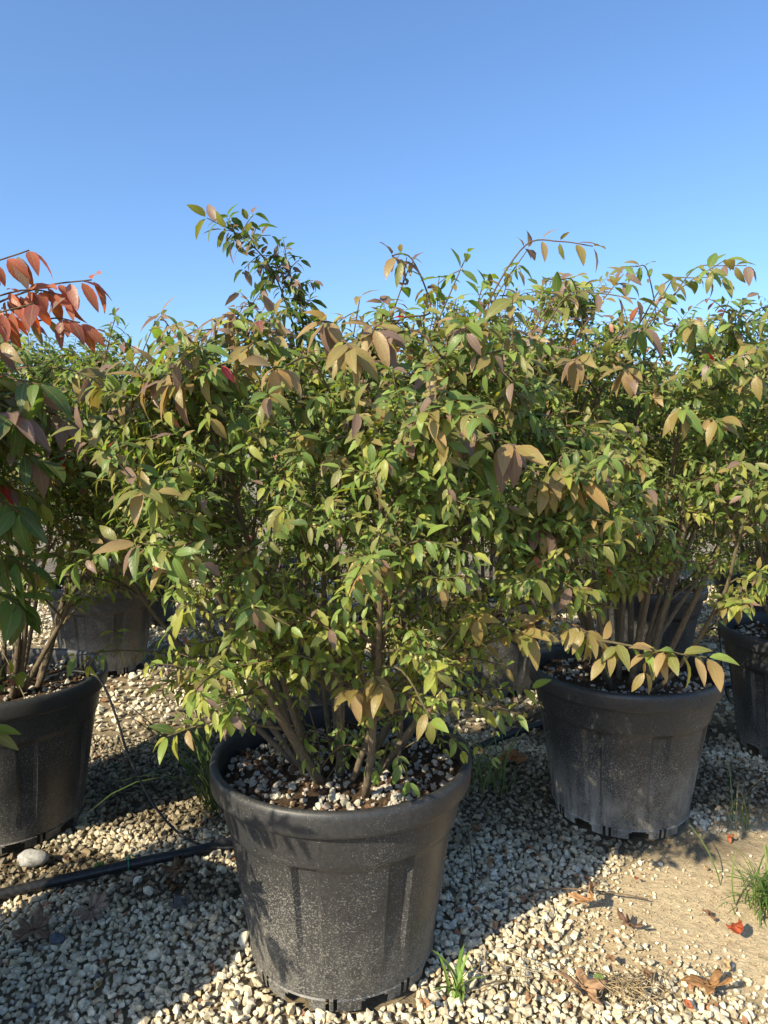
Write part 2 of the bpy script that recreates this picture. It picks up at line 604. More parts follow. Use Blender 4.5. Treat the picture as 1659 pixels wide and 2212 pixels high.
def stone_field(r, x0, x1, y0, y1, step, smin, smax, keep, protos, lift=0.0):
    gx, gy = np.meshgrid(np.arange(x0, x1, step), np.arange(y0, y1, step))
    x = gx.ravel() + r.uniform(-.5, .5, gx.size) * step
    y = gy.ravel() + r.uniform(-.5, .5, gx.size) * step
    ok = r.uniform(size=x.size) < keep(x, y)
    for (px, py) in POTS.values():
        ok &= (x - px) ** 2 + (y - py) ** 2 > (POT_B + 0.003) ** 2
    x, y = x[ok], y[ok]
    n = len(x)
    d = dirt_mask(x, y)
    s = (smin * .8 + (smax * 1.12 - smin * .8) * r.beta(1.5, 2.1, n)) * (1 - 0.45 * d) * np.where(r.uniform(size=n) < .06, 1.45, 1.0)
    z = ground_z(x, y) + s * r.uniform(0.08, 0.30, n) * (1 - .5 * d) + lift * r.uniform(0.2, 1, n)
    tint = STONE_TINTS[r.integers(0, len(STONE_TINTS), n)] * r.uniform(.82, 1.12, (n, 1))
    odd = r.uniform(size=n)
    tint[odd < .02] = (.34, .19, .11)
    tint[(odd > .02) & (odd < .035)] = (.14, .15, .16)
    damp_shade = damp_shade_mask(x, y)
    tint = tint * (1 - damp_shade * r.uniform(.45, .78, n))[:, None] * (1 - damp_shade[:, None] * np.array([0, .06, .14]))  # stone colour darkened for mud and for painted shade under the shrubs
    z = z - .006 * damp_shade
    return np.stack([x, y, z], -1), s, tint, r.integers(0, len(protos), n), rot_matrices(n, r, 0.45)


def build_gravel():
    r = np.random.default_rng(5)
    near = stone_field(r, -1.7, 1.95, 1.48, 3.3, 0.0182, .0185, .034, lambda x, y: (1 - .86 * dirt_mask(x, y)) * (1 - .3 * damp_shade_mask(x, y)), STONES)
    top = stone_field(r, -1.7, 1.95, 1.48, 3.3, 0.031, .018, .034, lambda x, y: .92 * (1 - dirt_mask(x, y)) ** 2, STONES, 0.011)
    pos = np.vstack([near[0], top[0]])
    size = np.concatenate([near[1], top[1]])
    tint = np.vstack([near[2], top[2]])
    which = np.concatenate([near[3], top[3]])
    rot = np.concatenate([near[4], top[4]])
    # the 300 that show largest: nearest and topmost
    inx = np.abs(pos[:, 0]) < 0.585 * pos[:, 1] * 1.02
    score = np.where(inx & (pos[:, 1] > 1.57), size / pos[:, 1] ** 2 * (1 + 12 * (pos[:, 2] - .005)), 0)
    order = np.argsort(-score)
    pick = order[:300]
    rest = np.ones(len(pos), bool)
    rest[pick] = False
    cache = {}
    for i in pick:
        ti = int(r.integers(0, len(STONE_TINTS)))
        key = (int(which[i]), ti)
        if key not in cache:
            pv, pt = STONES[key[0]]
            cache[key] = new_mesh('stone', pv, pt, M_STONE, False, np.tile(STONE_TINTS[ti], (len(pv), 1)))
        m4 = np.eye(4)
        m4[:3, :3] = rot[i] * size[i]
        m4[:3, 3] = pos[i]
        link('stone', cache[key], ground, mat4=Matrix(m4.tolist()))
    me = scatter_mesh('gravel', M_STONE, STONES, which[rest], pos[rest], rot[rest], size[rest], tint[rest])
    tag(link('gravel', me), 'pale crushed limestone gravel covering the ground between the pots', 'gravel', kind='stuff')
    # smaller grit on the bare earth
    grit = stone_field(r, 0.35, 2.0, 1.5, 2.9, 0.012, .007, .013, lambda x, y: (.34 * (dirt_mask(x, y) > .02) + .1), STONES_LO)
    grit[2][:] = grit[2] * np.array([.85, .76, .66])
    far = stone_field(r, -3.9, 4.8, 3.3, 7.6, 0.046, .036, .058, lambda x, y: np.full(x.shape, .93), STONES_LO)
    me = scatter_mesh('far_gravel', M_STONE, STONES_LO, np.concatenate([grit[3], far[3]]), np.vstack([grit[0], far[0]]),
                      np.concatenate([grit[4], far[4]]), np.concatenate([grit[1], far[1]]), np.vstack([grit[2], far[2]]))
    tag(link('fine_gravel', me), 'fine grit on the bare earth and gravel under the rear rows', 'gravel', kind='stuff')


build_gravel()


# ------------------------------------------------------------------ pots
def build_pot_meshes():
    n = 160
    th = np.arange(n) * 2 * math.pi / n
    # body
    zs = np.concatenate([[0.0, 0.008, 0.016, 0.024, 0.030, 0.0335], np.linspace(0.05, 0.365, 15), [0.378, 0.386, 0.394, 0.402, 0.412, 0.45, 0.50]])
    k = len(zs)
    base = POT_B + (0.322 - POT_B) * (zs / 0.50)
    base = np.where(zs < 0.032, base + 0.0035, base)
    seg = (th / (2 * math.pi) * 8) % 1.0
    rec = np.clip((0.135 - np.abs(seg - 0.5)) / 0.018, 0, 1)              # eight sunken flutes
    rec2 = np.clip((0.30 - np.abs(seg - 0.5)) / 0.16, 0, 1) * 0.18
    zmask = np.clip((0.400 - zs) / 0.02, 0, 1) * np.clip((zs - 0.06) / 0.25, 0, 1) ** 0.8
    band = np.clip((zs - 0.385) / 0.016, 0, 1)
    R = base[:, None] - 0.014 * zmask[:, None] * (rec + rec2)[None] + 0.0065 * band[:, None]
    v = np.stack([R * np.cos(th), R * np.sin(th), np.repeat(zs[:, None], n, 1)], -1).reshape(-1, 3)
    i = np.arange(k - 1)[:, None] * n
    j = np.arange(n)[None]
    q = np.stack([i + j, i + (j + 1) % n, i + n + (j + 1) % n, i + n + j], -1)
    keep = np.ones(q.shape[:2], bool)
    for c in range(8):
        a0 = int(c * n / 8)
        keep[:4, (a0 + np.arange(3, 8)) % n] = False                         # wide drain notch
        keep[:3, (a0 + np.array([2, 8])) % n] = False
        keep[:5, (a0 + 13) % n] = False                                      # two narrow slots
        keep[:5, (a0 + 15) % n] = False
    q = q[keep]
    g = Gather()
    g.add(v, q)
    # raised floor inside
    fr = 0.236
    fv = np.vstack([np.stack([fr * np.cos(th), fr * np.sin(th), np.full(n, .038)], -1), [[0, 0, .038]]])
    ft = np.stack([np.full(n, n), np.arange(n), (np.arange(n) + 1) % n], -1)
    g.add(fv, None, ft)
    body = g.mesh('pot', M_POT)
    body.set_sharp_from_angle(angle=math.radians(22))
    # rim: rounded collar folded over, then the inside wall
    prof = [(0.3285, 0.492), (0.344, 0.490), (0.3475, 0.4925), (0.3490, 0.50), (0.3500, 0.52), (0.3505, 0.536), (0.349, 0.546), (0.344, 0.552),
            (0.337, 0.5535), (0.331, 0.551), (0.327, 0.544), (0.3245, 0.53), (0.321, 0.505), (0.318, 0.47), (0.312, 0.42)]
    pr = np.array(prof)
    kk = len(pr)
    wob = 1 + 0.0022 * np.sin(2 * th + .7) + 0.0012 * np.sin(5 * th)
    v = np.stack([pr[:, :1] * wob * np.cos(th), pr[:, :1] * wob * np.sin(th), pr[:, 1:] + 0.0015 * np.sin(3 * th + 1)[None]], -1).reshape(-1, 3)
    i = np.arange(kk - 1)[:, None] * n
    q = np.stack([i + j, i + (j + 1) % n, i + n + (j + 1) % n, i + n + j], -1).reshape(-1, 4)
    rim = new_mesh('rim', v, None, M_RIM, True, quads=q)
    return body, rim


POT_ME, RIM_ME = build_pot_meshes()


def soil_mesh():
    r = np.random.default_rng(8)
    rings, n = 16, 64
    rr = np.linspace(0.0, 0.322, rings)[1:]
    th = np.arange(n) * 2 * math.pi / n
    X = rr[:, None] * np.cos(th)
    Y = rr[:, None] * np.sin(th)
    Z = 0.010 * np.sin(X * 23 + 1) * np.cos(Y * 19) + 0.022 * np.exp(-(rr[:, None] / .13) ** 2) + r.normal(0, .0022, X.shape)
    v = np.vstack([np.stack([X, Y, Z], -1).reshape(-1, 3), [[0, 0, 0.024]]])
    m = len(rr)
    i = np.arange(m - 1)[:, None] * n
    j = np.arange(n)[None]
    q = np.stack([i + j, i + (j + 1) % n, i + n + (j + 1) % n, i + n + j], -1).reshape(-1, 4)
    t = np.stack([np.full(n, m * n), np.arange(n), (np.arange(n) + 1) % n], -1)
    return new_mesh('soil', v, t, M_SOIL, True, quads=q)


SOIL_ME = soil_mesh()


def soil_height(x, y):
    return 0.010 * np.sin(x * 23 + 1) * np.cos(y * 19) + 0.022 * np.exp(-((x * x + y * y) / .13 ** 2))


def pumice(r, n):
    rad = 0.312 * np.sqrt(r.uniform(0.03, 1, n))
    a = r.uniform(0, 2 * math.pi, n)
    clump = np.sin(rad * 21 + a * 3) + r.normal(0, .8, n)
    ok = clump > -0.7
    x, y = (rad * np.cos(a))[ok], (rad * np.sin(a))[ok]
    m = len(x)
    s = r.gamma(5.0, .0036, m).clip(.008, .030)
    pos = np.stack([x, y, soil_height(x, y) + s * r.uniform(-.12, .30, m)], -1)
    tint = np.array([.54, .51, .45]) * r.uniform(.62, 1.1, (m, 1)) * np.array([1, 1, 1]) + r.normal(0, .012, (m, 3))
    dark = r.uniform(size=m) < .28
    tint[dark] = np.array([.15, .095, .06]) * r.uniform(.5, 1.3, (dark.sum(), 1))
    return pos, s, tint.clip(.02, .8), r.integers(0, len(PEBBLES), m), rot_matrices(m, r, 1.2)


rp = np.random.default_rng(21)
_p = pumice(rp, 850)
PUMICE_ME = scatter_mesh('pumice', M_PUMICE, PEBBLES, _p[3], _p[0], _p[4], _p[1], _p[2])


def build_pot(parent, spin, singles, muddy=False):
    pot = link('pot', POT_ME, parent)
    pot.rotation_euler = (0, 0, spin)
    if muddy:
        pot.material_slots[0].link = 'OBJECT'
        pot.material_slots[0].material = M_MUD
    link('rim', RIM_ME, pot)
    soil = link('soil', SOIL_ME, parent, (0, 0, SOIL_Z))
    soil.rotation_euler = (0, 0, spin * 1.7)
    if not singles:
        tag(link('pumice', PUMICE_ME, soil), kind='stuff')
        return
    pos, s, tint, which, rot = pumice(rp, 1750)
    score = s * (1.6 - pos[:, 1] * 1.2)
    pick = np.argsort(-score)[:singles]
    rest = np.ones(len(s), bool)
    rest[pick] = False
    cache = {}
    soil.rotation_euler = (0, 0, 0)
    for i in pick:
        lum = int(round(float(tint[i].mean()) * 8))
        key = (int(which[i]), lum)
        if key not in cache:
            pv, pt = PEBBLES[key[0]]
            cache[key] = new_mesh('pumice_pebble', pv, pt, M_PUMICE, False, np.tile(tint[i], (len(pv), 1)))
        m4 = np.eye(4)
        m4[:3, :3] = rot[i] * s[i]
        m4[:3, 3] = pos[i]
        link('pumice_pebble', cache[key], soil, mat4=Matrix(m4.tolist()))
    tag(link('pumice', scatter_mesh('pumice', M_PUMICE, PEBBLES, which[rest], pos[rest], rot[rest], s[rest], tint[rest]), soil), kind='stuff')


# ------------------------------------------------------------------ shrubs
PALETTE = np.array([
    (.052, .108, .026), (.098, .178, .038), (.170, .255, .052), (.290, .320, .062), (.155, .168, .045), (.235, .185, .065),
    (.295, .205, .098), (.190, .122, .105), (.360, .222, .085), (.480, .135, .080), (.500, .190, .150), (.520, .035, .060), (.260, .075, .065)]) * np.array([1.25, 1.28, 1.24, 1.15, 1.25, 1.25, 1.25, 1.25, 1.2, 1.0, 1.0, 1.0, 1.0])[:, None]


def leaf_shape(width, fold, curl, twist, rows):
    t = np.array(rows)
    w = width * np.sin(math.pi * t ** 0.86) ** 0.85 * (1 - 0.22 * t)
    z = -curl * t ** 2
    y = t * (1 - 0.32 * curl * t)
    V = [(0, 0, 0)]
    LV = [(0, 0, 0)]
    for ti, wi, zi, yi in zip(t, w, z, y):
        tw = twist * ti
        for s in (-1, 0, 1):
            V.append((s * wi * math.cos(tw), yi, zi + abs(s) * wi * fold + s * wi * math.sin(tw)))
            LV.append((s, ti, 0))
    V.append((0, 1 - 0.32 * curl, -curl))
    LV.append((0, 1, 0))
    m = len(t)
    T = [(0, 2, 1), (0, 3, 2)]
    for k in range(m - 1):
        a = 1 + 3 * k
        for c in (0, 1):
            T += [(a + c, a + c + 1, a + 4 + c), (a + c, a + 4 + c, a + 3 + c)]
    e = 1 + 3 * (m - 1)
    T += [(e, e + 1, e + 3), (e + 1, e + 2, e + 3)]
    return np.array(V, float), np.array(T), np.array(LV, float)


_rl = np.random.default_rng(3)
SHAPE_P = [(_rl.uniform(.18, .245), _rl.uniform(.10, .42), _rl.uniform(.08, .55), _rl.uniform(-.35, .35)) for _ in range(10)]
LEAF_HI = [leaf_shape(*p, (.14, .34, .56, .78, .92)) for p in SHAPE_P]
LEAF_MID = [leaf_shape(*p, (.20, .52, .84)) for p in SHAPE_P]
LEAF_MIN = [leaf_shape(p[0] * 1.15, p[1], p[2], p[3], (.48,)) for p in SHAPE_P]
LEAF_LO = [leaf_shape(*p, (.28, .70)) for p in SHAPE_P]


def leaf_frames(d, up):
    y = nrm(d)
    z = nrm(up - y * (up * y).sum(1, keepdims=True))
    x = np.cross(y, z)
    return np.stack([x, y, z], -1)


class Shrub:
    def __init__(self, key, seed, R=.66, top=1.86, nstem=14, dens=1.0, low=.78, size=1.0, mid=1.2, warm=.5, hump=0.0, floor=.78, open_=1.02, detail=1.0):
        self.key, self.r = key, np.random.default_rng(seed)
        self.cx, self.cy = POTS[key]
        self.R, self.top, self.mid, self.low = R, top, mid, low
        self.hump, self.floor, self.open, self.detail = hump, floor, open_, detail
        self.dens, self.size, self.warm = dens, size, warm
        self.stems, self.paths = [], []
        self.leaf = dict(pos=[], tan=[], side=[], L=[], tip=[], col=[])
        self.fruit = []
        self.grow(nstem)

    def top_at(self, x):
        return self.top + self.hump * np.clip((x - self.cx - .10) / .25, 0, 1)

    def shell(self, p):
        p = np.atleast_2d(p)
        dz = p[:, 2] - self.mid
        rz = np.where(dz > 0, self.top_at(p[:, 0]) - self.mid, self.mid - self.low + .15)
        return np.sqrt(((p[:, 0] - self.cx) / self.R) ** 2 + ((p[:, 1] - self.cy) / self.R) ** 2 + (dz / rz) ** 2)

    def tube(self, g, pts, r0, r1, n=5):
        k = len(pts)
        rad = np.linspace(r0, r1, k)
        v, q, t, lv = tube_arrays(pts, rad, n, n > 5, self.r.uniform(0, 9))
        m = np.clip((rad - .0012) / .007, 0, 1)[:, None]
        young = np.array([.19, .105, .06]) if self.r.uniform() < .45 else np.array([.15, .14, .055])
        c = young * (1 - m) + np.array([.17, .135, .095]) * m
        c = np.repeat(c, n, 0)
        if n > 5:
            c = np.vstack([c, c[:1], c[-1:]])
        g.add(v, q, t, lv, c)

    def leaves(self, pts, n, Lb, tipL=None, frac=(.25, 1.0), col=None):
        """n opposite pairs along the polyline, the last ones at its tip."""
        r = self.r
        s = np.linspace(frac[0], frac[1], n) if n > 1 else np.array([1.0])
        u = s * (len(pts) - 1)
        i = np.clip(u.astype(int), 0, len(pts) - 2)
        f = (u - i)[:, None]
        P = pts[i] * (1 - f) + pts[i + 1] * f
        T = nrm(pts[i + 1] - pts[i])
        A = nrm(np.cross(T, np.array([.2, .1, 1.0]) + r.normal(0, .2, 3)))
        B = np.cross(T, A)
        ph = r.uniform(0, .8) + np.arange(n) * (math.pi / 2) + r.normal(0, .25, n)
        S = A * np.cos(ph)[:, None] + B * np.sin(ph)[:, None]
        tip = (s > .88).astype(float)
        for sg in (1, -1):
            self.leaf['pos'].append(P)
            self.leaf['tan'].append(T)
            self.leaf['side'].append(S * sg)
            L0 = np.full(n, Lb) * r.uniform(.7, 1.25, n)
            if tipL:
                L0 = np.where(tip > 0, tipL * r.uniform(.85, 1.12, n), L0)
            self.leaf['L'].append(L0)
            self.leaf['tip'].append(tip)
            self.leaf['col'].append(np.full(n, -1 if col is None else col))
        if r.uniform() < .24 * self.detail:
            for q in P[r.integers(0, n, 1 + int(r.uniform() * 3))]:
                self.fruit.append((q, r.normal(0, 1, 3)))

    def grow(self, nstem):
        r, cx, cy = self.r, self.cx, self.cy
        ga = r.uniform(0, 6.28)
        for k in range(nstem):
            az = ga + k * 2.39996 + r.normal(0, .2)
            rho = math.sqrt((k + .5) / nstem) * r.uniform(.8, 1.0)
            up = (self.top_at(cx + math.cos(az) * self.R * rho * .88) - self.mid) * math.sqrt(max(0.02, 1 - rho * rho * .9)) * r.uniform(.62, .98)
            tz = self.mid + up * (1 if rho < .82 else r.uniform(-.25, 1))
            out = np.array([math.cos(az), math.sin(az), 0])
            b = r.uniform(.02, .15)
            p0 = np.array([cx, cy, SOIL_Z - .02]) + out * b + r.normal(0, .018, 3) * (1, 1, 0)
            p2 = np.array([cx, cy, 0]) + out * self.R * rho * .88 + (0, 0, tz)
            p1 = p0 + out * self.R * rho * r.uniform(.34, .68) + (0, 0, (tz - SOIL_Z) * r.uniform(.4, .6))
            pts = bez(p0, p1, p2, 15)
            wob = np.cumsum(r.normal(0, .006, (15, 3)), 0)
            pts = pts + (wob - wob[:1]) * np.linspace(0, 1, 15)[:, None]
            g = Gather()
            r0 = r.uniform(.0075, .0135)
            self.tube(g, pts, r0, .0032, 8)
            path = [pts]
            nb = int(25 * self.dens)
            for t in np.sort(r.uniform(.2, .99, nb)):
                self.branch(g, pts, t, path, r0)
            self.leaves(pts[-4:], 4, .040 * self.size, .058 * self.size, (.2, 1))
            self.stems.append(g)
            self.paths.append(np.vstack(path))

    def branch(self, g, pts, t, path, r0):
        r = self.r
        u = t * (len(pts) - 1)
        i = min(int(u), len(pts) - 2)
        p = pts[i] + (pts[i + 1] - pts[i]) * (u - i)
        T = nrm(pts[i + 1] - pts[i])
        a = r.uniform(0, 6.28)
        rad = np.array([math.cos(a), math.sin(a), 0])
        outv = p - np.array([self.cx, self.cy, p[2]])
        outv = outv / max(.12, np.linalg.norm(outv))
        d = nrm(T * .55 + rad * .75 + outv * .55 + np.array([0, 0, .35 if p[2] > .95 else .02]) + r.normal(0, .2, 3))
        ln = r.uniform(.17, .42) * (1.05 - .45 * t)
        end = p + d * ln
        sh = self.shell(end)[0]
        if sh > 1.12:
            ln *= max(.35, 1.08 / sh) * .75
            end = p + d * ln
        inner = self.shell(end)[0]
        low_in = p[2] < self.open
        if low_in and r.uniform() < .52:
            return
        if end[2] < self.floor + (.26 if self.hump and end[0] < self.cx - .36 else 0):
            return
        mid = (p + end) / 2 + np.array([0, 0, .05 * ln / .3]) + r.normal(0, .012, 3)
        sub = bez(p, mid, end - np.array([0, 0, .03]), 7) + np.vstack([np.zeros(3), np.cumsum(r.normal(0, .004, (6, 3)), 0)])
        self.tube(g, sub, min(r0 * .45, .0016 + .010 * ln), .0014, 5 if self.detail > .8 else 3)
        path.append(sub)
        nt = int(r.uniform(5.0, 10.0) * (.55 if low_in else 1.0))
        for tt in np.linspace(.28, .95, max(nt, 1)):
            uu = tt * 6
            ii = min(int(uu), 5)
            q = sub[ii] + (sub[ii + 1] - sub[ii]) * (uu - ii)
            TT = nrm(sub[ii + 1] - sub[ii])
            dd = nrm(TT * .7 + nrm(r.normal(0, 1, 3)) * .8 + np.array([0, 0, .25]))
            l2 = r.uniform(.04, .13)
            e2 = q + dd * l2
            s2 = self.shell(e2)[0]
            if s2 > 1.2 or e2[2] < self.floor + (.24 if self.hump and e2[0] < self.cx - .36 else 0):
                continue
            tw = bez(q, (q + e2) / 2 + r.normal(0, .006, 3), e2 - np.array([0, 0, .012]), 4)
            if self.detail > .3:
                self.tube(g, tw, .0017, .0010, 3)
            Lb = (.0185 + .0165 * np.clip(s2, 0, 1.1) ** 2) * self.size * r.uniform(.85, 1.15) * (.82 if e2[2] < 1.15 else 1)
            tipL = Lb * r.uniform(1.05, 1.55)
            self.leaves(tw, max(2, int(l2 / .016)), Lb, tipL)
        Lb = (.023 + .021 * np.clip(inner, 0, 1.1) ** 2) * self.size
        self.leaves(sub, int(3 + ln / .036), Lb, Lb * r.uniform(1.1, 1.6), (.3, 1.0))

    def nearest(self, p):
        best = None
        for k, P in enumerate(self.paths):
            d = np.linalg.norm(P - p, axis=1) + 1.2 * np.clip(P[:, 2] - p[2] + .05, 0, None) \
                - .35 * np.linalg.norm(p[:2] - (self.cx, self.cy)) * 0
            d = d + np.where(np.linalg.norm(P - p, axis=1) < .16, .4, 0)
            j = int(np.argmin(d))
            if best is None or d[j] < best[0]:
                best = (d[j], k, P[j])
        return best[1], best[2]

    def shoot(self, points, pairs, L0, tipL, cols, r0=.0034, frac=(.2, 1.0), side=0, join=True, hang=0):
        """A hand-placed shoot through world points, joined to the nearest branch; tips carry large leaves."""
        pts = [np.array(p, float) for p in points]
        k, j = self.nearest(pts[0])
        if join:
            gap = np.linalg.norm(pts[0] - j)
            pts = [j, (j * .5 + pts[0] * .5) + np.array([0, 0, .10 * gap])] + pts
        P = spline(pts, 6)
        self.tube(self.stems[k], P, r0, .0013, 6)
        n0 = len(self.leaf['pos'])
        st = 2.0 / (len(pts) - 1) if (join and len(points) > 1) else frac[0]
        self.leaves(P, pairs, L0, tipL, (max(frac[0], st * .7), 1.0))
        for a in range(n0, len(self.leaf['pos'])):
            m = len(self.leaf['col'][a])
            self.leaf['col'][a] = self.r.choice(cols, m)
            if hang:
                self.leaf['tip'][a] = np.full(m, float(hang))
        if side:
            for t in np.linspace(.45, .92, side):
                u = t * (len(P) - 1)
                q = P[int(u)]
                d = nrm(self.r.normal(0, 1, 3) + np.array([0, -.4, -.1])) * self.r.uniform(.03, .08)
                tw = bez(q, q + d * .5 + (0, 0, .008), q + d, 4)
                self.tube(self.stems[k], tw, .0016, .001, 4)
                n0 = len(self.leaf['pos'])
                self.leaves(tw, 3, L0 * .85, tipL * .8)
                for a in range(n0, len(self.leaf['pos'])):
                    self.leaf['col'][a] = self.r.choice(cols, len(self.leaf['col'][a]))

    def rosette(self, p, L0=.066, cols=(5, 6, 6, 4), n=4, out=None):
        """Tip of an arching shoot with three close pairs of large drooping leaves."""
        p = np.array(p, float)
        o = nrm(np.array([p[0] - self.cx, p[1] - self.cy - .15, .0]) + self.r.normal(0, .15, 3)) if out is None else nrm(out)
        back = p - o * .055 + np.array([0, 0, .012])
        k, j = self.nearest(back)
        P = spline([j, (j + back) / 2 + np.array([0, 0, .05]), back, p], 5)
        self.tube(self.stems[k], P, .0026, .0016, 6)
        n0 = len(self.leaf['pos'])
        self.leaves(P[-7:], n, L0 * 1.08, L0 * 1.16, (.45, 1.0))
        self.leaves(P[:-5], 3, .035, .04, (.3, 1.0))
        for a in range(n0, n0 + 2):
            self.leaf['col'][a] = self.r.choice(cols, len(self.leaf['col'][a]))
            self.leaf['tip'][a] = np.full(len(self.leaf['tip'][a]), 2.0)

    def finish(self):
        """Orient every leaf and choose its colour."""
        r = self.r
        A = {k: np.concatenate(v) for k, v in self.leaf.items()}
        n = len(A['L'])
        down = np.array([0, 0, -1.0])
        tip = A['tip'][:, None]
        droop = r.uniform(.05, .55, (n, 1)) + .25 * (tip > .5) + .35 * (tip > 1.5) + .5 * (tip > 2.5)
        d = nrm(A['tan'] * (.50 + .25 * (tip > .5) - .2 * (tip > 1.5)) + A['side'] * (.85 + .1 * (tip > 1.5) - .3 * (tip > 2.5)) + down * droop * (1 - .5 * (tip > 2.5) * r.uniform(size=(n, 1))) + r.normal(0, .16, (n, 3)) * (1 + 1.2 * (tip > 2.5)))
        outw = A['pos'] - np.array([self.cx, self.cy, 0])
        outw[:, 2] = 0
        outw = nrm(outw)
        up = np.array([0, 0, .8]) + outw * .35 + np.array(sun_vec) * .75 * r.uniform(.2, 1.2, (n, 1)) + r.normal(0, .33, (n, 3)) + np.array([-.1, -.9, 0]) * (tip > 2.5)
        self.rot = leaf_frames(d, up)
        self.pos = A['pos'] + d * .004
        self.L = A['L']
        sh = self.shell(self.pos)
        hgt = np.clip((self.pos[:, 2] - .7) / 1.1, 0, 1)
        u = r.uniform(size=n)
        big = np.clip((self.L - .032) / .03, 0, 1)
        pw = np.clip((sh - .55) * 1.2, 0, 1) * (.6 + .6 * hgt) * (.30 + .6 * big) * self.warm * 1.35
        green = r.choice([0, 1, 1, 1, 2, 2, 3, 4, 4], n)
        green = np.where((hgt < .35) & (r.uniform(size=n) < .4), r.choice([2, 3, 3], n), green)
        warmc = r.choice([4, 4, 5, 5, 6, 7, 7], n)
        c = np.where(u < pw, warmc, green)
        c = np.where(r.uniform(size=n) < .006, r.choice([9, 10, 11, 12], n), c)
        self.col = np.where(A['col'] >= 0, A['col'], c).astype(int)
        self.shape = r.integers(0, len(LEAF_HI), n)
        self.jit = r.uniform(.85, 1.15, n)
        self.n = n


def capsule_proto():
    v = [(0, 0, -.5)]
    for z, w in ((-.22, .30), (.22, .30)):
        for a in range(4):
            v.append((w * math.cos(a * math.pi / 2), w * math.sin(a * math.pi / 2), z))
    v.append((0, 0, .5))
    t = []
    for a in range(4):
        b = (a + 1) % 4
        t += [(0, 1 + b, 1 + a), (1 + a, 1 + b, 5 + b), (1 + a, 5 + b, 5 + a), (5 + a, 5 + b, 9)]
    return np.array(v), np.array(t)


CAPSULE = capsule_proto()

shrubs = {}
shrubs['main'] = Shrub('main', 41, R=.82, top=1.63, nstem=18, dens=1.22, low=.70, mid=1.16, size=1.02, warm=.75, hump=.20, floor=.80, open_=1.0)
shrubs['right'] = Shrub('right', 42, R=.84, top=1.93, nstem=22, dens=1.05, low=.90, size=1.05, warm=.68, floor=.92, open_=1.16)
shrubs['far_right'] = Shrub('far_right', 43, R=.72, top=1.98, nstem=14, dens=1.0, size=.95, warm=.45, floor=.88)
shrubs['near'] = Shrub('near', 44, R=.62, top=1.70, nstem=14, dens=.95, low=.80, size=1.3, mid=1.15, warm=.5)
shrubs['left'] = Shrub('left', 45, R=.74, top=1.88, nstem=15, dens=1.0, low=.86, size=1.0, warm=.4, floor=.90, open_=1.02, detail=.9)
for i, k in enumerate(('b1', 'b2', 'b3', 'b4', 'c1', 'c2', 'c3', 'c4', 'c0', 'd1', 'c5', 'c6')):
    lo = i >= 4
    shrubs[k] = Shrub(k, 60 + i, R=.72, top=1.84 if i < 4 else 1.78, nstem=12, dens=.42 if lo else .66, low=.88, size=1.85 if lo else 1.3, warm=.4, detail=.2 if lo else .5)

# hand-placed shoots that give the front shrubs their outline
m = shrubs['main']
m.shoot([(-.20, 2.10, 1.55), (-.27, 2.15, 1.73), (-.33, 2.15, 1.89), (-.41, 2.14, 1.985), (-.515, 2.1, 2.035)], 19, .042, .076, [0, 0, 1, 1, 7, 4], .0052, side=34)
m.shoot([(-.20, 2.12, 1.58), (-.235, 2.15, 1.70), (-.255, 2.16, 1.80), (-.285, 2.16, 1.90), (-.30, 2.15, 1.955)], 17, .036, .05, [0, 0, 1, 1, 7], .0044, side=30)
m.shoot([(-.30, 2.08, 1.46), (-.33, 2.10, 1.62), (-.36, 2.10, 1.76)], 9, .036, .048, [0, 0, 1, 1, 7], .004, side=20)
m.shoot([(-.20, 2.10, 1.46), (-.225, 2.12, 1.64), (-.235, 2.14, 1.80)], 9, .036, .048, [0, 0, 1, 1, 4], .004, side=22)
m.shoot([(-.28, 2.05, 1.60), (-.34, 2.02, 1.73), (-.40, 2.0, 1.80)], 7, .036, .056, [0, 1, 7, 7], .003, side=12)
m.shoot([(.22, 1.9, 1.60), (.30, 1.93, 1.77), (.39, 1.95, 1.905)], 9, .044, .064, [1, 4, 4, 7, 5], .004, side=3)
m.shoot([(.10, 1.86, 1.60), (.16, 1.86, 1.74), (.215, 1.85, 1.865)], 9, .044, .060, [1, 2, 4, 7, 5], .004, side=3)
m.shoot([(-.02, 1.84, 1.55), (.02, 1.82, 1.70), (.06, 1.80, 1.81)], 8, .042, .060, [1, 4, 7, 5], .0036, side=3)
m.shoot([(-.10, 1.84, 1.52), (-.08, 1.82, 1.64), (-.06, 1.80, 1.745)], 7, .042, .056, [1, 4, 7, 5], .0034, side=3)
m.shoot([(.33, 1.9, 1.55), (.40, 1.9, 1.68), (.455, 1.9, 1.77)], 8, .042, .060, [1, 2, 4, 7], .0036, side=3)
for hx, hy, hz in [(.02, 1.95, 1.74), (.12, 2.0, 1.80), (.20, 1.98, 1.78), (.28, 2.0, 1.84), (.34, 1.96, 1.76), (.42, 2.0, 1.76), (.08, 1.9, 1.70), (.26, 1.88, 1.74), (.36, 2.05, 1.86), (.16, 2.08, 1.86), (.48, 2.0, 1.68), (.0, 2.05, 1.78)]:
    m.shoot([(hx * .7 - .01, hy, hz - .26), (hx * .88, hy, hz - .12), (hx, hy, hz)], 7, .046, .062, [1, 2, 2, 3, 4, 5, 7], .003, side=7)
m.shoot([(-.42, 1.66, 1.50), (-.46, 1.62, 1.60), (-.50, 1.6, 1.66)], 6, .042, .06, [1, 5, 6, 7], .0034, side=3)
m.shoot([(.16, 1.64, .86), (.30, 1.50, .965), (.45, 1.43, .965), (.55, 1.39, .955), (.64, 1.36, .95)], 18, .056, .068, [4, 5, 5, 6, 2], .0062, side=6, frac=(.3, 1))
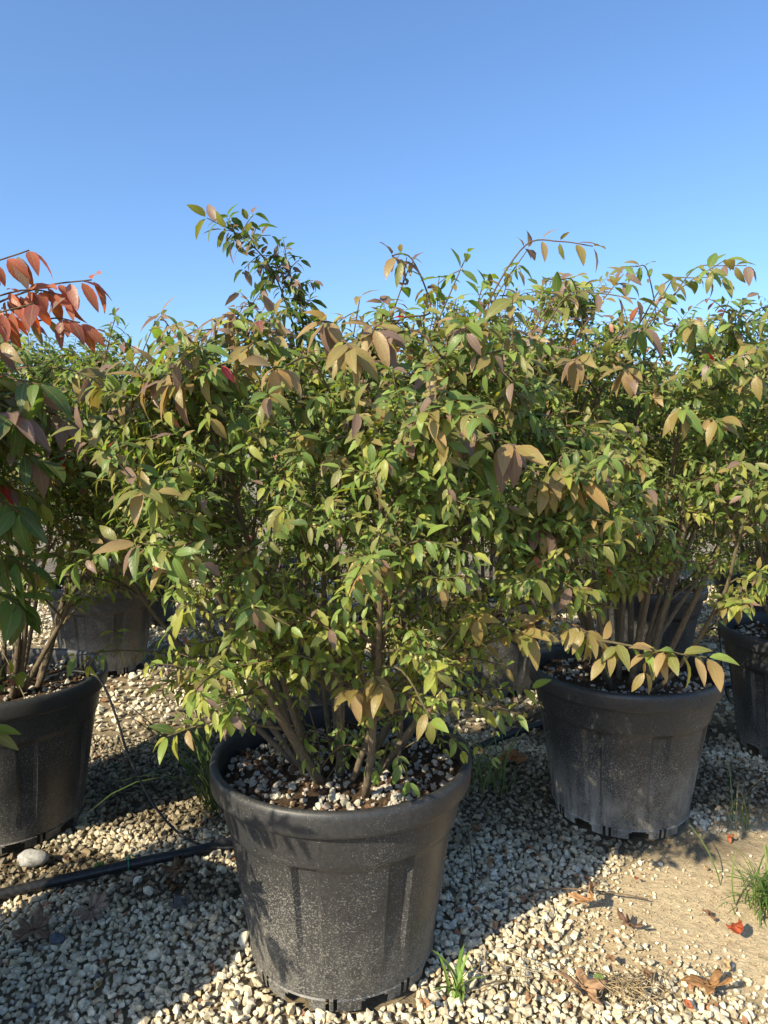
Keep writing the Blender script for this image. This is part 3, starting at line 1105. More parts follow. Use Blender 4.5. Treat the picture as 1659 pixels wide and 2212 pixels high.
m.shoot([(-.24, 1.72, .82), (-.445, 1.65, .865), (-.60, 1.6, .895), (-.70, 1.56, .895)], 12, .036, .05, [1, 2, 3, 4, 5], .0044, side=7, frac=(.3, 1))
m.shoot([(-.22, 1.70, .80), (-.35, 1.55, .84), (-.43, 1.45, .86)], 8, .032, .05, [2, 3, 3, 4], .0036, side=5, frac=(.3, 1))
m.shoot([(.22, 1.66, .78), (.30, 1.68, .73), (.345, 1.70, .69)], 6, .020, .022, [2, 3, 4, 5], .0026, side=3, frac=(.3, 1))
m.shoot([(.16, 1.78, .62), (.23, 1.72, .62), (.27, 1.70, .595)], 4, .026, .03, [2, 3, 8], .0022, side=1, frac=(.3, 1))
for q0, q1 in [((-.26, 1.64, .95), (-.46, 1.48, 1.06)), ((.18, 1.66, 1.0), (.42, 1.54, 1.10)),
               ((-.04, 1.64, .84), (.10, 1.45, .97)), ((-.12, 1.64, .84), (-.15, 1.48, .96)), ((-.2, 1.64, .84), (-.30, 1.50, .97)), ((.12, 1.64, .82), (.26, 1.46, .90)),
               ((.1, 1.6, 1.0), (.22, 1.42, 1.10)), ((-.18, 1.6, 1.0), (-.36, 1.42, 1.08)), ((.2, 1.75, .9), (.5, 1.7, 1.0))]:
    q0, q1 = np.array(q0), np.array(q1)
    m.shoot([q0, (q0 + q1) / 2 + (0, 0, .03), q1], 8, .024, .036, [1, 2, 2, 3, 3, 3, 5], .003, side=7)
for k in range(11):
    a = k * 2.4
    rr = .05 + .11 * ((k * 7) % 11) / 10
    bx, by = m.cx + rr * math.cos(a), m.cy - .05 + rr * math.sin(a) * .8
    m.shoot([(bx, by, .60), (bx + .05 * math.cos(a), by + .05 * math.sin(a) - .02, .66 + .012 * (k % 8)), (bx + .09 * math.cos(a), by + .09 * math.sin(a) - .04, .66 + .022 * (k % 8))],
            6, .021, .028, [1, 1, 2, 2, 3, 5], .002, side=2)
for p, L0, cols in [((-.203, 1.30, 1.51), .072, (6, 6, 8)), ((-.405, 1.35, 1.49), .068, (6, 5, 7)), ((-.47, 1.40, 1.50), .066, (6, 6, 7)), ((-.282, 1.40, 1.55), .062, (5, 6, 4)),
                    ((-.061, 1.35, 1.55), .068, (6, 5, 5)), ((-.35, 1.50, 1.635), .068, (7, 6, 5)), ((-.122, 1.45, 1.62), .064, (6, 7, 5)), ((-.02, 1.42, 1.60), .068, (6, 7, 6)),
                    ((-.025, 1.25, 1.155), .066, (8, 8, 6)), ((.166, 1.40, 1.395), .07, (5, 7, 4)), ((.25, 1.35, 1.365), .074, (6, 5, 7)), ((.389, 1.40, 1.30), .07, (6, 8, 5)),
                    ((.33, 1.40, 1.29), .06, (5, 6, 5)), ((.201, 1.42, 1.33), .066, (1, 1, 2)), ((.343, 1.45, 1.185), .058, (7, 5, 4)), ((-.061, 1.40, .87), .066, (5, 5, 6)),
                    ((-.005, 1.40, .875), .064, (5, 6, 5)), ((-.094, 1.40, 1.01), .05, (3, 5, 5)), ((-.392, 1.45, .90), .062, (5, 5, 3)), ((-.188, 1.35, 1.245), .058, (5, 4, 1)),
                    ((.144, 1.45, 1.285), .05, (3, 3, 5)), ((-.097, 1.40, 1.345), .06, (4, 5, 5)), ((-.289, 1.40, 1.15), .058, (7, 4, 5)), ((.189, 1.40, 1.02), .052, (3, 5, 5)),
                    ((-.162, 1.45, 1.39), .058, (5, 5, 3)), ((.30, 1.40, .985), .06, (5, 5, 4)), ((.42, 1.42, .985), .058, (5, 5, 2)), ((.0, 1.40, 1.47), .056, (7, 5, 1)),
                    ((.06, 1.36, 1.44), .064, (6, 7, 5)), ((-.30, 1.42, 1.42), .05, (1, 2, 4)), ((.10, 1.5, 1.53), .06, (1, 5, 7)), ((.28, 1.5, 1.48), .062, (4, 5, 7))]:
    m.rosette(p, L0, cols)
for p, L0, cols in [((-.02, 1.62, .60), .04, (1, 1, 2)), ((.06, 1.62, .57), .045, (1, 1, 1)), ((-.19, 1.64, .62), .034, (1, 2, 3)), ((.19, 1.66, .63), .036, (2, 3, 3))]:
    m.rosette(p, L0, cols, 2)
for (ax, ay, az), (bx, by, bz) in [((-.30, 1.72, 1.52), (-.42, 1.62, 1.63)), ((-.05, 1.7, 1.5), (.0, 1.58, 1.63)), ((.28, 1.86, 1.76), (.44, 1.80, 1.88)), ((.12, 1.84, 1.72), (.02, 1.78, 1.84)), ((.38, 1.8, 1.62), (.52, 1.74, 1.74))]:
    m.shoot([(ax, ay, az), ((ax + bx) / 2, (ay + by) / 2, bz), (bx, by, bz), (bx * 1.12 + .02, by - .03, bz - .02)], 8, .05, .066, [4, 5, 6, 7, 7], .003)
R_ = shrubs['right']
for (ax, ay, az), (bx, by, bz) in [((.62, 2.2, 1.72), (.52, 2.1, 1.86)), ((.9, 2.3, 1.78), (1.02, 2.18, 1.92)), ((.78, 2.2, 1.74), (.90, 2.08, 1.86)), ((1.1, 2.3, 1.68), (1.24, 2.2, 1.80)), ((.95, 2.5, 1.84), (.85, 2.42, 1.98))]:
    R_.shoot([(ax, ay, az), ((ax + bx) / 2, (ay + by) / 2, bz), (bx, by, bz), (bx + (bx - ax) * .5, by - .04, bz - .01)], 9, .052, .068, [1, 4, 5, 7, 7], .003)
R_.shoot([(.70, 2.10, 1.62), (.82, 2.03, 1.80), (.95, 2.0, 1.89)], 9, .05, .068, [1, 2, 4, 4, 5], .0042, side=2)
R_.shoot([(.55, 2.15, 1.65), (.63, 2.12, 1.78), (.70, 2.10, 1.875)], 8, .046, .06, [1, 2, 5, 7], .0036, side=3)
R_.shoot([(.72, 2.12, 1.62), (.77, 2.06, 1.75), (.80, 2.0, 1.83)], 7, .048, .06, [1, 4, 5, 7], .0036, side=3)
R_.shoot([(1.0, 2.35, 1.6), (1.05, 2.26, 1.74), (1.06, 2.2, 1.82)], 8, .044, .056, [1, 7, 7, 12], .0034, side=3)
R_.shoot([(.72, 2.15, 1.12), (.80, 2.05, 1.17), (.90, 2.0, 1.185)], 9, .034, .05, [2, 3, 3, 5], .003, side=3)
for p, L0, cols in [((.645, 1.90, 1.58), .078, (5, 7, 6)), ((.508, 1.90, 1.60), .072, (7, 5, 6)), ((1.005, 1.92, 1.57), .076, (4, 5, 6)), ((.911, 1.92, 1.445), .07, (5, 6, 1)),
                    ((.81, 1.92, 1.47), .07, (1, 2, 5)), ((.606, 1.80, 1.34), .076, (5, 6, 7)), ((.70, 1.95, 1.69), .076, (1, 4, 7)), ((.46, 1.95, 1.44), .066, (1, 1, 2)),
                    ((.56, 1.92, 1.42), .066, (1, 2, 1)), ((.84, 1.95, 1.70), .072, (1, 4, 5)), ((1.08, 2.05, 1.66), .07, (4, 5, 1)), ((.72, 1.98, 1.33), .06, (1, 2, 4)), ((.95, 2.0, 1.33), .06, (1, 2, 5))]:
    R_.rosette(p, L0, cols)
n_ = shrubs['near']
RED = [9, 9, 10, 9, 12, 9, 9]
n_.shoot([(-.86, 1.36, 1.56), (-.76, 1.37, 1.63), (-.66, 1.39, 1.675), (-.57, 1.40, 1.69)], 16, .058, .064, RED, .0034, hang=3)
n_.shoot([(-.90, 1.34, 1.60), (-.78, 1.35, 1.69), (-.67, 1.36, 1.735)], 14, .058, .064, RED + [7], .0030, hang=3)
n_.shoot([(-.86, 1.34, 1.52), (-.76, 1.34, 1.60), (-.66, 1.35, 1.635)], 14, .056, .062, RED + [6], .0032, hang=3)
n_.shoot([(-.88, 1.33, 1.46), (-.80, 1.33, 1.52), (-.72, 1.34, 1.56)], 7, .062, .066, [9, 6, 6, 5, 7], .003, hang=3)
n_.shoot([(-.90, 1.36, 1.48), (-.78, 1.38, 1.57), (-.66, 1.40, 1.615), (-.60, 1.41, 1.61)], 12, .056, .062, RED + [7, 5], .003, hang=3)
n_.shoot([(-.92, 1.34, 1.52), (-.82, 1.35, 1.61), (-.70, 1.38, 1.665), (-.62, 1.40, 1.66)], 13, .058, .062, RED, .003, hang=3)
for p, L0, cols in [((-.68, 1.30, 1.42), .075, (7, 0, 7)), ((-.66, 1.36, 1.34), .075, (0, 0, 7)), ((-.70, 1.34, 1.24), .08, (0, 0, 1)), ((-.64, 1.32, 1.48), .07, (1, 0, 7)),
                    ((-.69, 1.32, 1.14), .078, (0, 0, 1)), ((-.60, 1.40, 1.40), .07, (0, 7, 4)), ((-.72, 1.36, 1.06), .07, (0, 1, 1)), ((-.58, 1.42, 1.50), .065, (7, 5, 5))]:
    n_.rosette(p, L0, cols)
l_ = shrubs['left']
l_.shoot([(-.98, 2.45, 1.60), (-.92, 2.38, 1.72), (-.88, 2.34, 1.80)], 8, .044, .056, [0, 1, 7], .0036, side=3)
l_.shoot([(-.86, 2.35, 1.55), (-.78, 2.30, 1.68), (-.72, 2.25, 1.77)], 8, .044, .056, [0, 1, 7, 4], .0036, side=3)

for s in shrubs.values():
    s.finish()


def pick_visible():
    """Leaves that cover most of the view get to be objects of their own."""
    ids, P = [], []
    lo = np.array([(0, 0.05, 0), (0, .25, 0), (0, .5, 0), (0, .75, 0), (0, .95, -.1), (.13, .35, 0), (-.13, .35, 0), (.13, .6, 0), (-.13, .6, 0)])
    off = 0
    for s in shrubs.values():
        s.off = off
        w = np.einsum('nij,vj->nvi', s.rot * s.L[:, None, None], lo) + s.pos[:, None]
        P.append(w.reshape(-1, 3))
        ids.append(np.repeat(np.arange(s.n) + off, len(lo)))
        off += s.n
    P, ids = np.vstack(P), np.concatenate(ids)
    y = P[:, 1] * math.cos(CAM_PITCH) - (P[:, 2] - CAM_H) * math.sin(CAM_PITCH)
    z = P[:, 1] * math.sin(CAM_PITCH) + (P[:, 2] - CAM_H) * math.cos(CAM_PITCH)
    f = CAM_F * 1024 / 4.0
    u = np.floor(96 + f * P[:, 0] / y).astype(int)
    v = np.floor(128 - f * z / y).astype(int)
    ok = (u >= 0) & (u < 192) & (v >= 0) & (v < 256) & (y > .3)
    cell = u[ok] * 256 + v[ok]
    order = np.lexsort((y[ok], cell))
    c, first = np.unique(cell[order], return_index=True)
    vis = ids[ok][order][first]
    return np.bincount(vis, minlength=off)


VIS = pick_visible()
QUOTA = dict(main=300, right=300, near=260, left=160, far_right=120, b1=60, b2=60, b3=40, c1=50, c2=30, c0=20, b4=20)
REAR_GROUP = 'shrubs in the rear rows'
LABELS = dict(
    main=('bushy bronze-tipped shrub in speckled black pot with soil in full view, foremost of its row', None),
    right=('bushy green shrub in black pot with mud-caked foot beside bare earth', None),
    far_right=('shrub in black pot next in row beyond the mud-caked pot', None),
    near=('shrub with orange-red leaf sprays reaching over the grey gravel', None),
    left=('shrub in shaded black pot with thin drip tube hanging from its rim', None))
LABELS.update(
    c1=('shrub in pale dusty pot directly behind the shaded pot with drip tube', REAR_GROUP),
    d1=('shrub in dark pot just behind the pale dusty pot', REAR_GROUP),
    b1=('shrub right behind the speckled pot, mostly hidden by its foliage', REAR_GROUP),
    b2=('shrub standing behind the gap between speckled pot and mud-caked pot', REAR_GROUP),
    b3=('shrub in black pot directly behind the mud-caked pot', REAR_GROUP),
    b4=('shrub in dark pot behind the pot next in row beyond the mud-caked pot', REAR_GROUP))
REAR = ('green shrub of the far rows seen only through gaps in the foliage', REAR_GROUP)
leaf_cache = {}


def leaf_data(shape, col):
    if (shape, col) not in leaf_cache:
        v, t, lv = LEAF_HI[shape]
        l2 = lv.copy()
        l2[:, 2] = shape * .07 + col * .11
        leaf_cache[(shape, col)] = new_mesh('leaf', v, t, M_LEAF, True, np.tile(PALETTE[col], (len(v), 1)), l2)
    return leaf_cache[(shape, col)]


for key, s in shrubs.items():
    cx, cy = POTS[key]
    lab, grp = LABELS.get(key, REAR)
    root = thing('potted_shrub', (cx, cy, .012), lab, 'shrub', grp)
    spin = {'main': .16, 'right': .52, 'left': .30}.get(key, s.r.uniform(0, 6))
    build_pot(root, spin, 300 if key == 'main' else 0, key in ('right', 'c1'))
    org = np.array([cx, cy, 0])
    for g in s.stems:
        g.v = [a - org for a in g.v]
        link('stem', g.mesh('stem', M_BARK), root)
    vis = VIS[s.off:s.off + s.n]
    q = QUOTA.get(key, 0)
    pick = np.argsort(-vis, kind='stable')[:q]
    pick = pick[vis[pick] > 0]
    rest = np.ones(s.n, bool)
    rest[pick] = False
    for i in pick:
        m4 = np.eye(4)
        m4[:3, :3] = s.rot[i] * s.L[i]
        m4[:3, 3] = s.pos[i] - org
        link('leaf', leaf_data(int(s.shape[i]), int(s.col[i])), root, mat4=Matrix(m4.tolist()))
    protos = LEAF_MID if key == 'main' else LEAF_LO if key in ('right', 'near', 'left', 'far_right') else LEAF_MIN
    g = Gather()
    for k, (pv, pt, plv) in enumerate(protos):
        sel = np.nonzero(rest & (s.shape == k))[0]
        if not len(sel):
            continue
        v = np.einsum('nij,vj->nvi', s.rot[sel] * s.L[sel][:, None, None], pv) + (s.pos[sel] - org)[:, None]
        t = pt[None] + (np.arange(len(sel)) * len(pv))[:, None, None]
        lv = np.tile(plv, (len(sel), 1))
        lv[:, 2] = np.repeat(s.jit[sel], len(pv))
        g.add(v.reshape(-1, 3), None, t.reshape(-1, 3), lv, np.repeat(PALETTE[s.col[sel]] * s.jit[sel][:, None], len(pv), 0))
    tag(link('foliage', g.mesh('foliage', M_LEAF), root), kind='stuff')
    if s.fruit:
        r = s.r
        nf = len(s.fruit)
        pos = np.array([f[0] for f in s.fruit]) - org + nrm(np.array([f[1] for f in s.fruit])) * .008 - (0, 0, .006)
        tint = np.array([(.28, .29, .08), (.36, .33, .12), (.24, .26, .07)])[r.integers(0, 3, nf)]
        me = scatter_mesh('seed_capsules', M_FRUIT, [CAPSULE], np.zeros(nf, int), pos, rot_matrices(nf, r, .7), r.uniform(.009, .014, nf), tint)
        me.polygons.foreach_set('use_smooth', np.ones(len(me.polygons), bool))
        tag(link('seed_capsules', me, root), kind='stuff')


# ------------------------------------------------------------------ irrigation
def tube_object(name, pts, rad, mat, k=8, n=10, parent=None):
    P = spline(pts, k)
    v, q, t, lv = tube_arrays(P, rad, n)
    return link(name, new_mesh(name, v, t, mat, True, None, None, q), parent)


pipe = tube_object('irrigation_pipe', [(-3.2, 1.12, .022), (-1.9, 1.70, .024), (-1.165, 2.035, .026), (-.83, 2.185, .028), (-.54, 2.315, .027), (-.1, 2.62, .024), (.6, 3.26, .022),
                                       (1.3, 3.72, .022), (2.05, 4.0, .022), (3.1, 4.35, .022), (4.6, 5.0, .022)], .0165, M_PIPE)
tag(pipe, 'thick black irrigation pipe lying on the gravel behind the pots', 'pipe')
ring = [(-.834 + .0 * math.cos(a), 2.183, .028) for a in (0,)]
tie = thing('cable_tie', (-.834, 2.183, .028), 'small green plastic tie looped round the black irrigation pipe', 'cable tie')
dv = nrm(np.array([.335, .15, 0]))
sv = np.array([-dv[1], dv[0], 0])
loop = [sv * .0185 * math.cos(a) + np.array([0, 0, .0185 * math.sin(a)]) for a in np.linspace(0, 2 * math.pi, 13)]
tube_object('loop', loop, .0022, M_TIE, 3, 6, tie)
tube_object('tail', [(0, 0, .018), (.004, -.004, .034), (.016, -.012, .040), (.030, -.016, .036)], .002, M_TIE, 4, 6, tie)
tube_object('knot', [(-.007, .002, .020), (.0, .0, .023), (.008, -.004, .022)], .0042, M_TIE, 4, 8, tie)

drip = tube_object('drip_tube', [(-1.28, 2.55, .515), (-1.15, 2.48, .578), (-1.05, 2.44, .584), (-1.0, 2.43, .55), (-.95, 2.42, .43), (-.90, 2.40, .29), (-.80, 2.36, .13), (-.68, 2.31, .045), (-.55, 2.285, .026),
                                 (-.40, 2.33, .026)], .0045, M_PIPE)
tag(drip, 'thin black drip tube curving from shaded pot rim down to gravel', 'tube')
drip2 = tube_object('feeder_tube', [(1.75, 3.98, .03), (1.72, 3.80, .30), (1.80, 3.72, .42), (1.78, 3.60, .20), (1.84, 3.62, .05), (1.98, 3.72, .025), (2.10, 3.98, .03)], .0045, M_PIPE)
tag(drip2, 'thin black feeder tube looping up from the pipe between rear pots', 'tube')


# ------------------------------------------------------------------ grass and weeds
def blade_mesh(r, length, width, bend, tint):
    k = 7
    t = np.linspace(0, 1, k)
    y = length * (np.sin(t * bend) / bend if bend > .05 else t)
    z = length * ((1 - 0) * t) if bend <= .05 else length * (1 - np.cos(t * bend)) / bend
    # grow upwards first, then arch over along +Y
    px, pz = z, y
    w = width * np.clip(1.15 - t, 0, 1) ** .6 * np.minimum(1, .5 + t * 3)
    w[-1] = 0.0003
    v = []
    for i in range(k):
        for s_, f in ((-1, .25), (0, 0), (1, .25)):
            v.append((s_ * w[i], px[i] - f * w[i], pz[i] + f * w[i] * .5))
    q = []
    for i in range(k - 1):
        for c in (0, 1):
            a = 3 * i + c
            q.append((a, a + 1, a + 4, a + 3))
    c = np.repeat((np.array(tint) * (1 - .3 * (1 - t))[:, None]), 3, 0)
    return new_mesh('blade', np.array(v), None, M_GRASS, True, c, None, np.array(q))


def tuft(name, loc, label, cat, n, lens, width, spread, tints, bends, seed, group=None, az=None):
    r = np.random.default_rng(seed)
    t = thing(name, loc, label, cat, group)
    protos = [blade_mesh(r, 1.0, width / np.mean(lens), r.uniform(*bends), tints[i % len(tints)]) for i in range(10)]
    for i in range(n):
        a = r.uniform(0, 2 * math.pi) if az is None else r.uniform(*az)
        ln = r.uniform(*lens)
        m4 = Matrix.Translation((r.normal(0, spread), r.normal(0, spread), -.008)) @ Matrix.Rotation(a, 4, 'Z') @ Matrix.Rotation(r.normal(-.12, .25), 4, 'X') @ Matrix.Scale(ln, 4)
        link('blade', protos[i % 10], t, mat4=m4)
    return t


GREEN = [(.10, .20, .035), (.14, .25, .045), (.18, .27, .06), (.075, .16, .03), (.26, .28, .10)]
tuft('grass_tuft', (1.17, 2.0, 0), 'dense green grass tuft growing from the bare earth', 'grass', 130, (.09, .23), .0026, .04, GREEN, (.7, 2.0), 1)
tuft('grass_tuft', (.185, 1.665, 0), 'small bright broad-bladed grass tuft by the foot of the speckled pot', 'grass', 13, (.07, .15), .0055, .008, [(.17, .30, .045), (.22, .34, .06), (.13, .25, .04)], (.5, 1.5), 2)
tuft('grass_tuft', (-.655, 2.60, 0), 'tall grass with long arching blades behind the speckled pot', 'grass', 34, (.30, .62), .0052, .025, [(.12, .19, .05), (.17, .23, .08), (.09, .15, .04)], (.5, 2.1), 3, az=(.6, 2.7))
tuft('grass_tuft', (1.30, 2.46, 0), 'sparse thin grass weed beside the mud-caked pot', 'grass', 16, (.10, .26), .0020, .02, [(.25, .27, .11), (.16, .24, .06), (.34, .30, .16)], (.3, 1.2), 4)
tuft('grass_tuft', (1.06, 1.75, 0), 'short green weed between stones near the red fallen leaf', 'grass', 14, (.05, .12), .0026, .015, GREEN, (.5, 1.6), 5)
tuft('grass_tuft', (.44, 2.75, 0), 'pale green weed growing in the gap between the two front pots', 'grass', 40, (.12, .32), .0034, .05, [(.20, .28, .08), (.13, .22, .05), (.25, .30, .10)], (.4, 1.6), 6)


def straw(loc, seed, n, label, length=(.04, .11), spread=.045):
    r = np.random.default_rng(seed)
    g = Gather()
    for i in range(n):
        a = r.uniform(0, 6.28)
        ln = r.uniform(*length)
        c = np.array([r.normal(0, spread), r.normal(0, spread * .6), r.uniform(.012, .03)])
        d = np.array([math.cos(a), math.sin(a), r.normal(0, .1)]) * ln / 2
        v, q, t, lv = tube_arrays(bez(c - d, c + r.normal(0, .02, 3) * (1, 1, .3), c + d, 6), .0011, 4)
        g.add(v, q, t, lv, np.array([.50, .39, .23]) * r.uniform(.7, 1.1))
    o = link('dry_straw', g.mesh('dry_straw', M_DRY), None, loc)
    tag(o, label, 'straw', kind='stuff')


straw((.60, 1.66, .010), 3, 60, 'wisps of dry straw on the sunlit gravel')
straw((.33, 1.70, .004), 4, 14, 'few dry grass stalks on the gravel by the grass', (.06, .16))


def twig(pts, rad, label, thorns=0, tint=(.20, .15, .10)):
    P = spline(pts, 6)
    v, q, t, lv = tube_arrays(P, np.linspace(rad, rad * .6, len(P)), 6)
    g = Gather()
    g.add(v, q, t, lv, tint)
    for k in range(thorns):
        b = P[2 + k * (len(P) - 3) // max(thorns, 1)]
        v, q, t, lv = tube_arrays(np.array([b, b + np.array([.016 * (-1) ** k, -.004, .006])]), np.array([.0016, .0006]), 5)
        g.add(v, q, t, lv, tint)
    tag(link('twig', g.mesh('twig', M_DRY)), label, 'twig')


twig([(.40, 2.02, .024), (.55, 2.06, .026), (.72, 2.04, .022), (.80, 2.02, .018)], .003, 'thin dry twig crossing from gravel onto bare earth')
twig([(.30, 2.42, .026), (.29, 2.22, .028), (.28, 2.06, .024)], .0026, 'dark dry stalk lying in the shadow between the two front pots')
twig([(-1.24, 2.38, .49), (-1.28, 2.36, .62), (-1.33, 2.34, .76)], .0022, 'pale barbed dry stick standing in the shaded pot', 7, (.42, .34, .24))


# ------------------------------------------------------------------ fallen leaves
def fallen_leaf(loc, size, rotz, tilt, lobes, tint, seed, label, curl=.35, name='fallen_leaf', cat='leaf', stalk=True):
    r = np.random.default_rng(seed)
    n, rings = 60, 6
    th = np.arange(n) * 2 * math.pi / n
    if lobes == 0:
        rad = 0.5 * (1 - .42 * np.abs(np.sin(th)) ** 1.3) * (1 + .25 * np.exp(-((th - math.pi) / .25) ** 2))
    else:
        rad = np.full(n, .20)
        for q_ in range(lobes):
            ca = 2 * math.pi * (q_ + .5) / lobes + r.normal(0, .14)
            dd = np.abs((th - ca + math.pi) % (2 * math.pi) - math.pi)
            rad = np.maximum(rad, .20 + r.uniform(.16, .36) * np.clip(1 - dd / r.uniform(.42, .62), 0, 1) ** .8)
        rad = rad + .02 * np.cos(th * lobes * 3 + 1) + r.normal(0, .012, n)
        rad *= 1 - .35 * np.exp(-(np.minimum(th, 2 * math.pi - th) / .35) ** 2)
    fr = np.linspace(0, 1, rings + 1)[1:]
    X = fr[:, None] * rad * np.cos(th)
    Y = fr[:, None] * rad * np.sin(th)
    ph = r.uniform(0, 6, 4)
    Z = curl * (.55 * (Y ** 2) * 1.6 + .28 * np.abs(Y + .15 * X) + .35 * X ** 2 * np.sign(np.sin(th * 2 + ph[0])) + .10 * np.sin(X * 9 + ph[1]) * np.cos(Y * 8 + ph[2])) + .02 * np.cos(th * (lobes or 3) * 2) * fr[:, None]
    v = np.vstack([np.stack([X, Y, Z], -1).reshape(-1, 3), [[0, 0, 0]]])
    m_ = len(fr)
    i = np.arange(m_ - 1)[:, None] * n
    j = np.arange(n)[None]
    q = np.stack([i + j, i + (j + 1) % n, i + n + (j + 1) % n, i + n + j], -1).reshape(-1, 4)
    t = np.stack([np.full(n, m_ * n), np.arange(n), (np.arange(n) + 1) % n], -1)
    vein = (np.cos(th * (lobes or 2)) > .96).astype(float)
    c = np.array(tint) * (1 + .25 * np.tile(vein, m_))[:, None] * r.uniform(.9, 1.1, (m_ * n, 1))
    c = np.vstack([c, [tint]])
    root = thing(name, loc, label, cat)
    root.rotation_euler = (tilt[0], tilt[1], rotz)
    me = new_mesh('blade', v * size, t, M_DRY, True, c, None, q)
    o = link('blade', me, root)
    md = o.modifiers.new('thickness', 'SOLIDIFY')
    md.thickness = .0007
    if stalk:
        g = Gather()
        a = np.array([(0, 0, .002), (.3 * size, .02 * size, .006), (.62 * size, .05 * size, .01)])
        vv, qq, tt, lv = tube_arrays(spline(a, 4), .0011, 5)
        g.add(vv, qq, tt, lv, np.array(tint) * .7)
        link('stalk', g.mesh('stalk', M_DRY), root)
    return root


TAN, DARK = (.42, .26, .15), (.27, .18, .125)
fallen_leaf((.50, 1.645, .034), .135, 2.2, (.25, -.15), 5, TAN, 1, 'large tan dry leaf with drooping lobes lying near the straw', .5)
fallen_leaf((.815, 1.655, .036), .135, 1.3, (-.3, .2), 5, (.36, .20, .09), 2, 'broad star-shaped orange-brown dry leaf on the sunlit gravel', .45)
fallen_leaf((.615, 1.985, .045), .115, 4.2, (.75, .3), 5, (.40, .23, .12), 3, 'crumpled brown dry leaf standing at the edge of the bare earth', 1.3)
fallen_leaf((.70, 1.90, .024), .085, .8, (.2, .3), 5, (.22, .13, .085), 4, 'small shrivelled brown leaf fragment between gravel and earth', 1.0)
fallen_leaf((.99, 1.865, .038), .075, 4.5, (.55, -.35), 0, (.36, .085, .04), 5, 'small folded red-orange fallen leaf on gravel', .9)
fallen_leaf((-.985, 1.865, .030), .15, .5, (.1, .15), 7, DARK, 6, 'wide dark brown dry leaf on the shaded grey gravel', .5)
fallen_leaf((-.86, 1.955, .028), .13, 2.5, (-.1, .1), 7, (.30, .22, .165), 7, 'faded brown lobed leaf just behind the wide dark leaf', .35)
fallen_leaf((-.665, 2.16, .026), .11, 1.5, (.1, -.1), 5, (.20, .12, .07), 8, 'brown dry leaf lying beside the black irrigation pipe', .5)
fallen_leaf((-.60, 1.97, .028), .075, 3.0, (.3, .2), 5, (.13, .13, .14), 9, 'shrivelled blue-grey leaf on shaded gravel beside the speckled pot', 1.6)
fallen_leaf((.57, 2.98, .03), .14, .3, (.2, .1), 0, (.38, .17, .07), 10, 'orange-brown fallen leaf in the shade between the front pots', .5)
fallen_leaf((.545, 1.672, .044), .026, 0, (.25, .1), 0, (.20, .27, .08), 11, 'tiny round green leaf above the large tan dry leaf', .1, stalk=False)
fallen_leaf((-.92, 2.16, .04), .038, 1.0, (.35, .1), 0, (.20, .27, .07), 12, 'tiny green seedling leaf behind the irrigation pipe', .2)


rs = np.random.default_rng(77)
for i, (x, y) in enumerate([(.42, 1.80), (.60, 1.76), (.90, 1.74), (.74, 1.60), (.36, 1.62), (-.45, 1.72), (-.72, 1.66), (.22, 1.95), (.35, 2.20), (.95, 1.95), (1.05, 2.18), (.80, 2.12),
                            (-.80, 2.32), (-1.05, 2.22), (-.55, 1.85), (1.22, 2.36), (.10, 1.60), (.68, 1.70)]):
    o = fallen_leaf((x, y, .030 - .012 * float(dirt_mask(np.array(x), np.array(y)))), rs.uniform(.022, .042), rs.uniform(0, 6), (rs.normal(0, .3), rs.normal(0, .3)), 0,
                    [(.34, .20, .11), (.22, .13, .08), (.42, .30, .16), (.36, .12, .06)][i % 4], 100 + i, 'small curled scrap of dry leaf lying among the stones', 1.2, stalk=False)
    o['group'] = 'leaf scraps on the gravel'


def rock(loc, size, tint, label, seed):
    v, t = stone_proto(seed, 34, .8)
    bm = bmesh.new()
    vs = [bm.verts.new(p) for p in v]
    for f in t:
        bm.faces.new([vs[i] for i in f])
    bmesh.ops.subdivide_edges(bm, edges=list(bm.edges), cuts=1, smooth=.6, use_grid_fill=True)
    me = bpy.data.meshes.new('rock')
    bm.to_mesh(me)
    bm.free()
    n = len(me.vertices)
    co = np.empty(n * 3)
    me.vertices.foreach_get('co', co)
    tr = np.empty(len(me.loop_triangles) * 3, np.int32)
    me.calc_loop_triangles()
    tr = np.array([lt.vertices[:] for lt in me.loop_triangles])
    me2 = new_mesh('rock', co.reshape(-1, 3) * np.array(size), tr, M_STONE, True, np.tile(tint, (n, 1)))
    tag(link('rock', me2, None, loc), label, 'stone')


rock((-1.165, 2.215, .030), (.125, .085, .085), (.36, .36, .35), 'large rounded grey stone at the foot of the shaded pot', 801)
rock((-.905, 1.835, .024), (.055, .045, .05), (.10, .12, .15), 'blue-grey stone lying beside the wide dark leaf', 802)


def web():
    r = np.random.default_rng(9)
    bm = bmesh.new()
    bmesh.ops.create_icosphere(bm, subdivisions=3, radius=1.0)
    for v in bm.verts:
        k = 1 + r.normal(0, .16) + .25 * math.sin(v.co.x * 7) * math.cos(v.co.z * 6)
        v.co = Vector((v.co.x * .020 * k, v.co.y * .016 * k, v.co.z * .030 * k))
    me = bpy.data.meshes.new('dry_web')
    bm.to_mesh(me)
    bm.free()
    a = me.attributes.new('tint', 'FLOAT_COLOR', 'POINT')
    cols = np.ones((len(me.vertices), 4), np.float32)
    cols[:, :3] = np.array([.40, .38, .36]) * r.uniform(.35, 1.1, (len(me.vertices), 1))
    a.data.foreach_set('color', cols.ravel())
    me.materials.append(M_WEB)
    tag(link('dry_web', me, None, (.20, 1.60, 1.075)), 'crumpled whitish web of dry leaf scraps caught on a stem', 'web')


web()


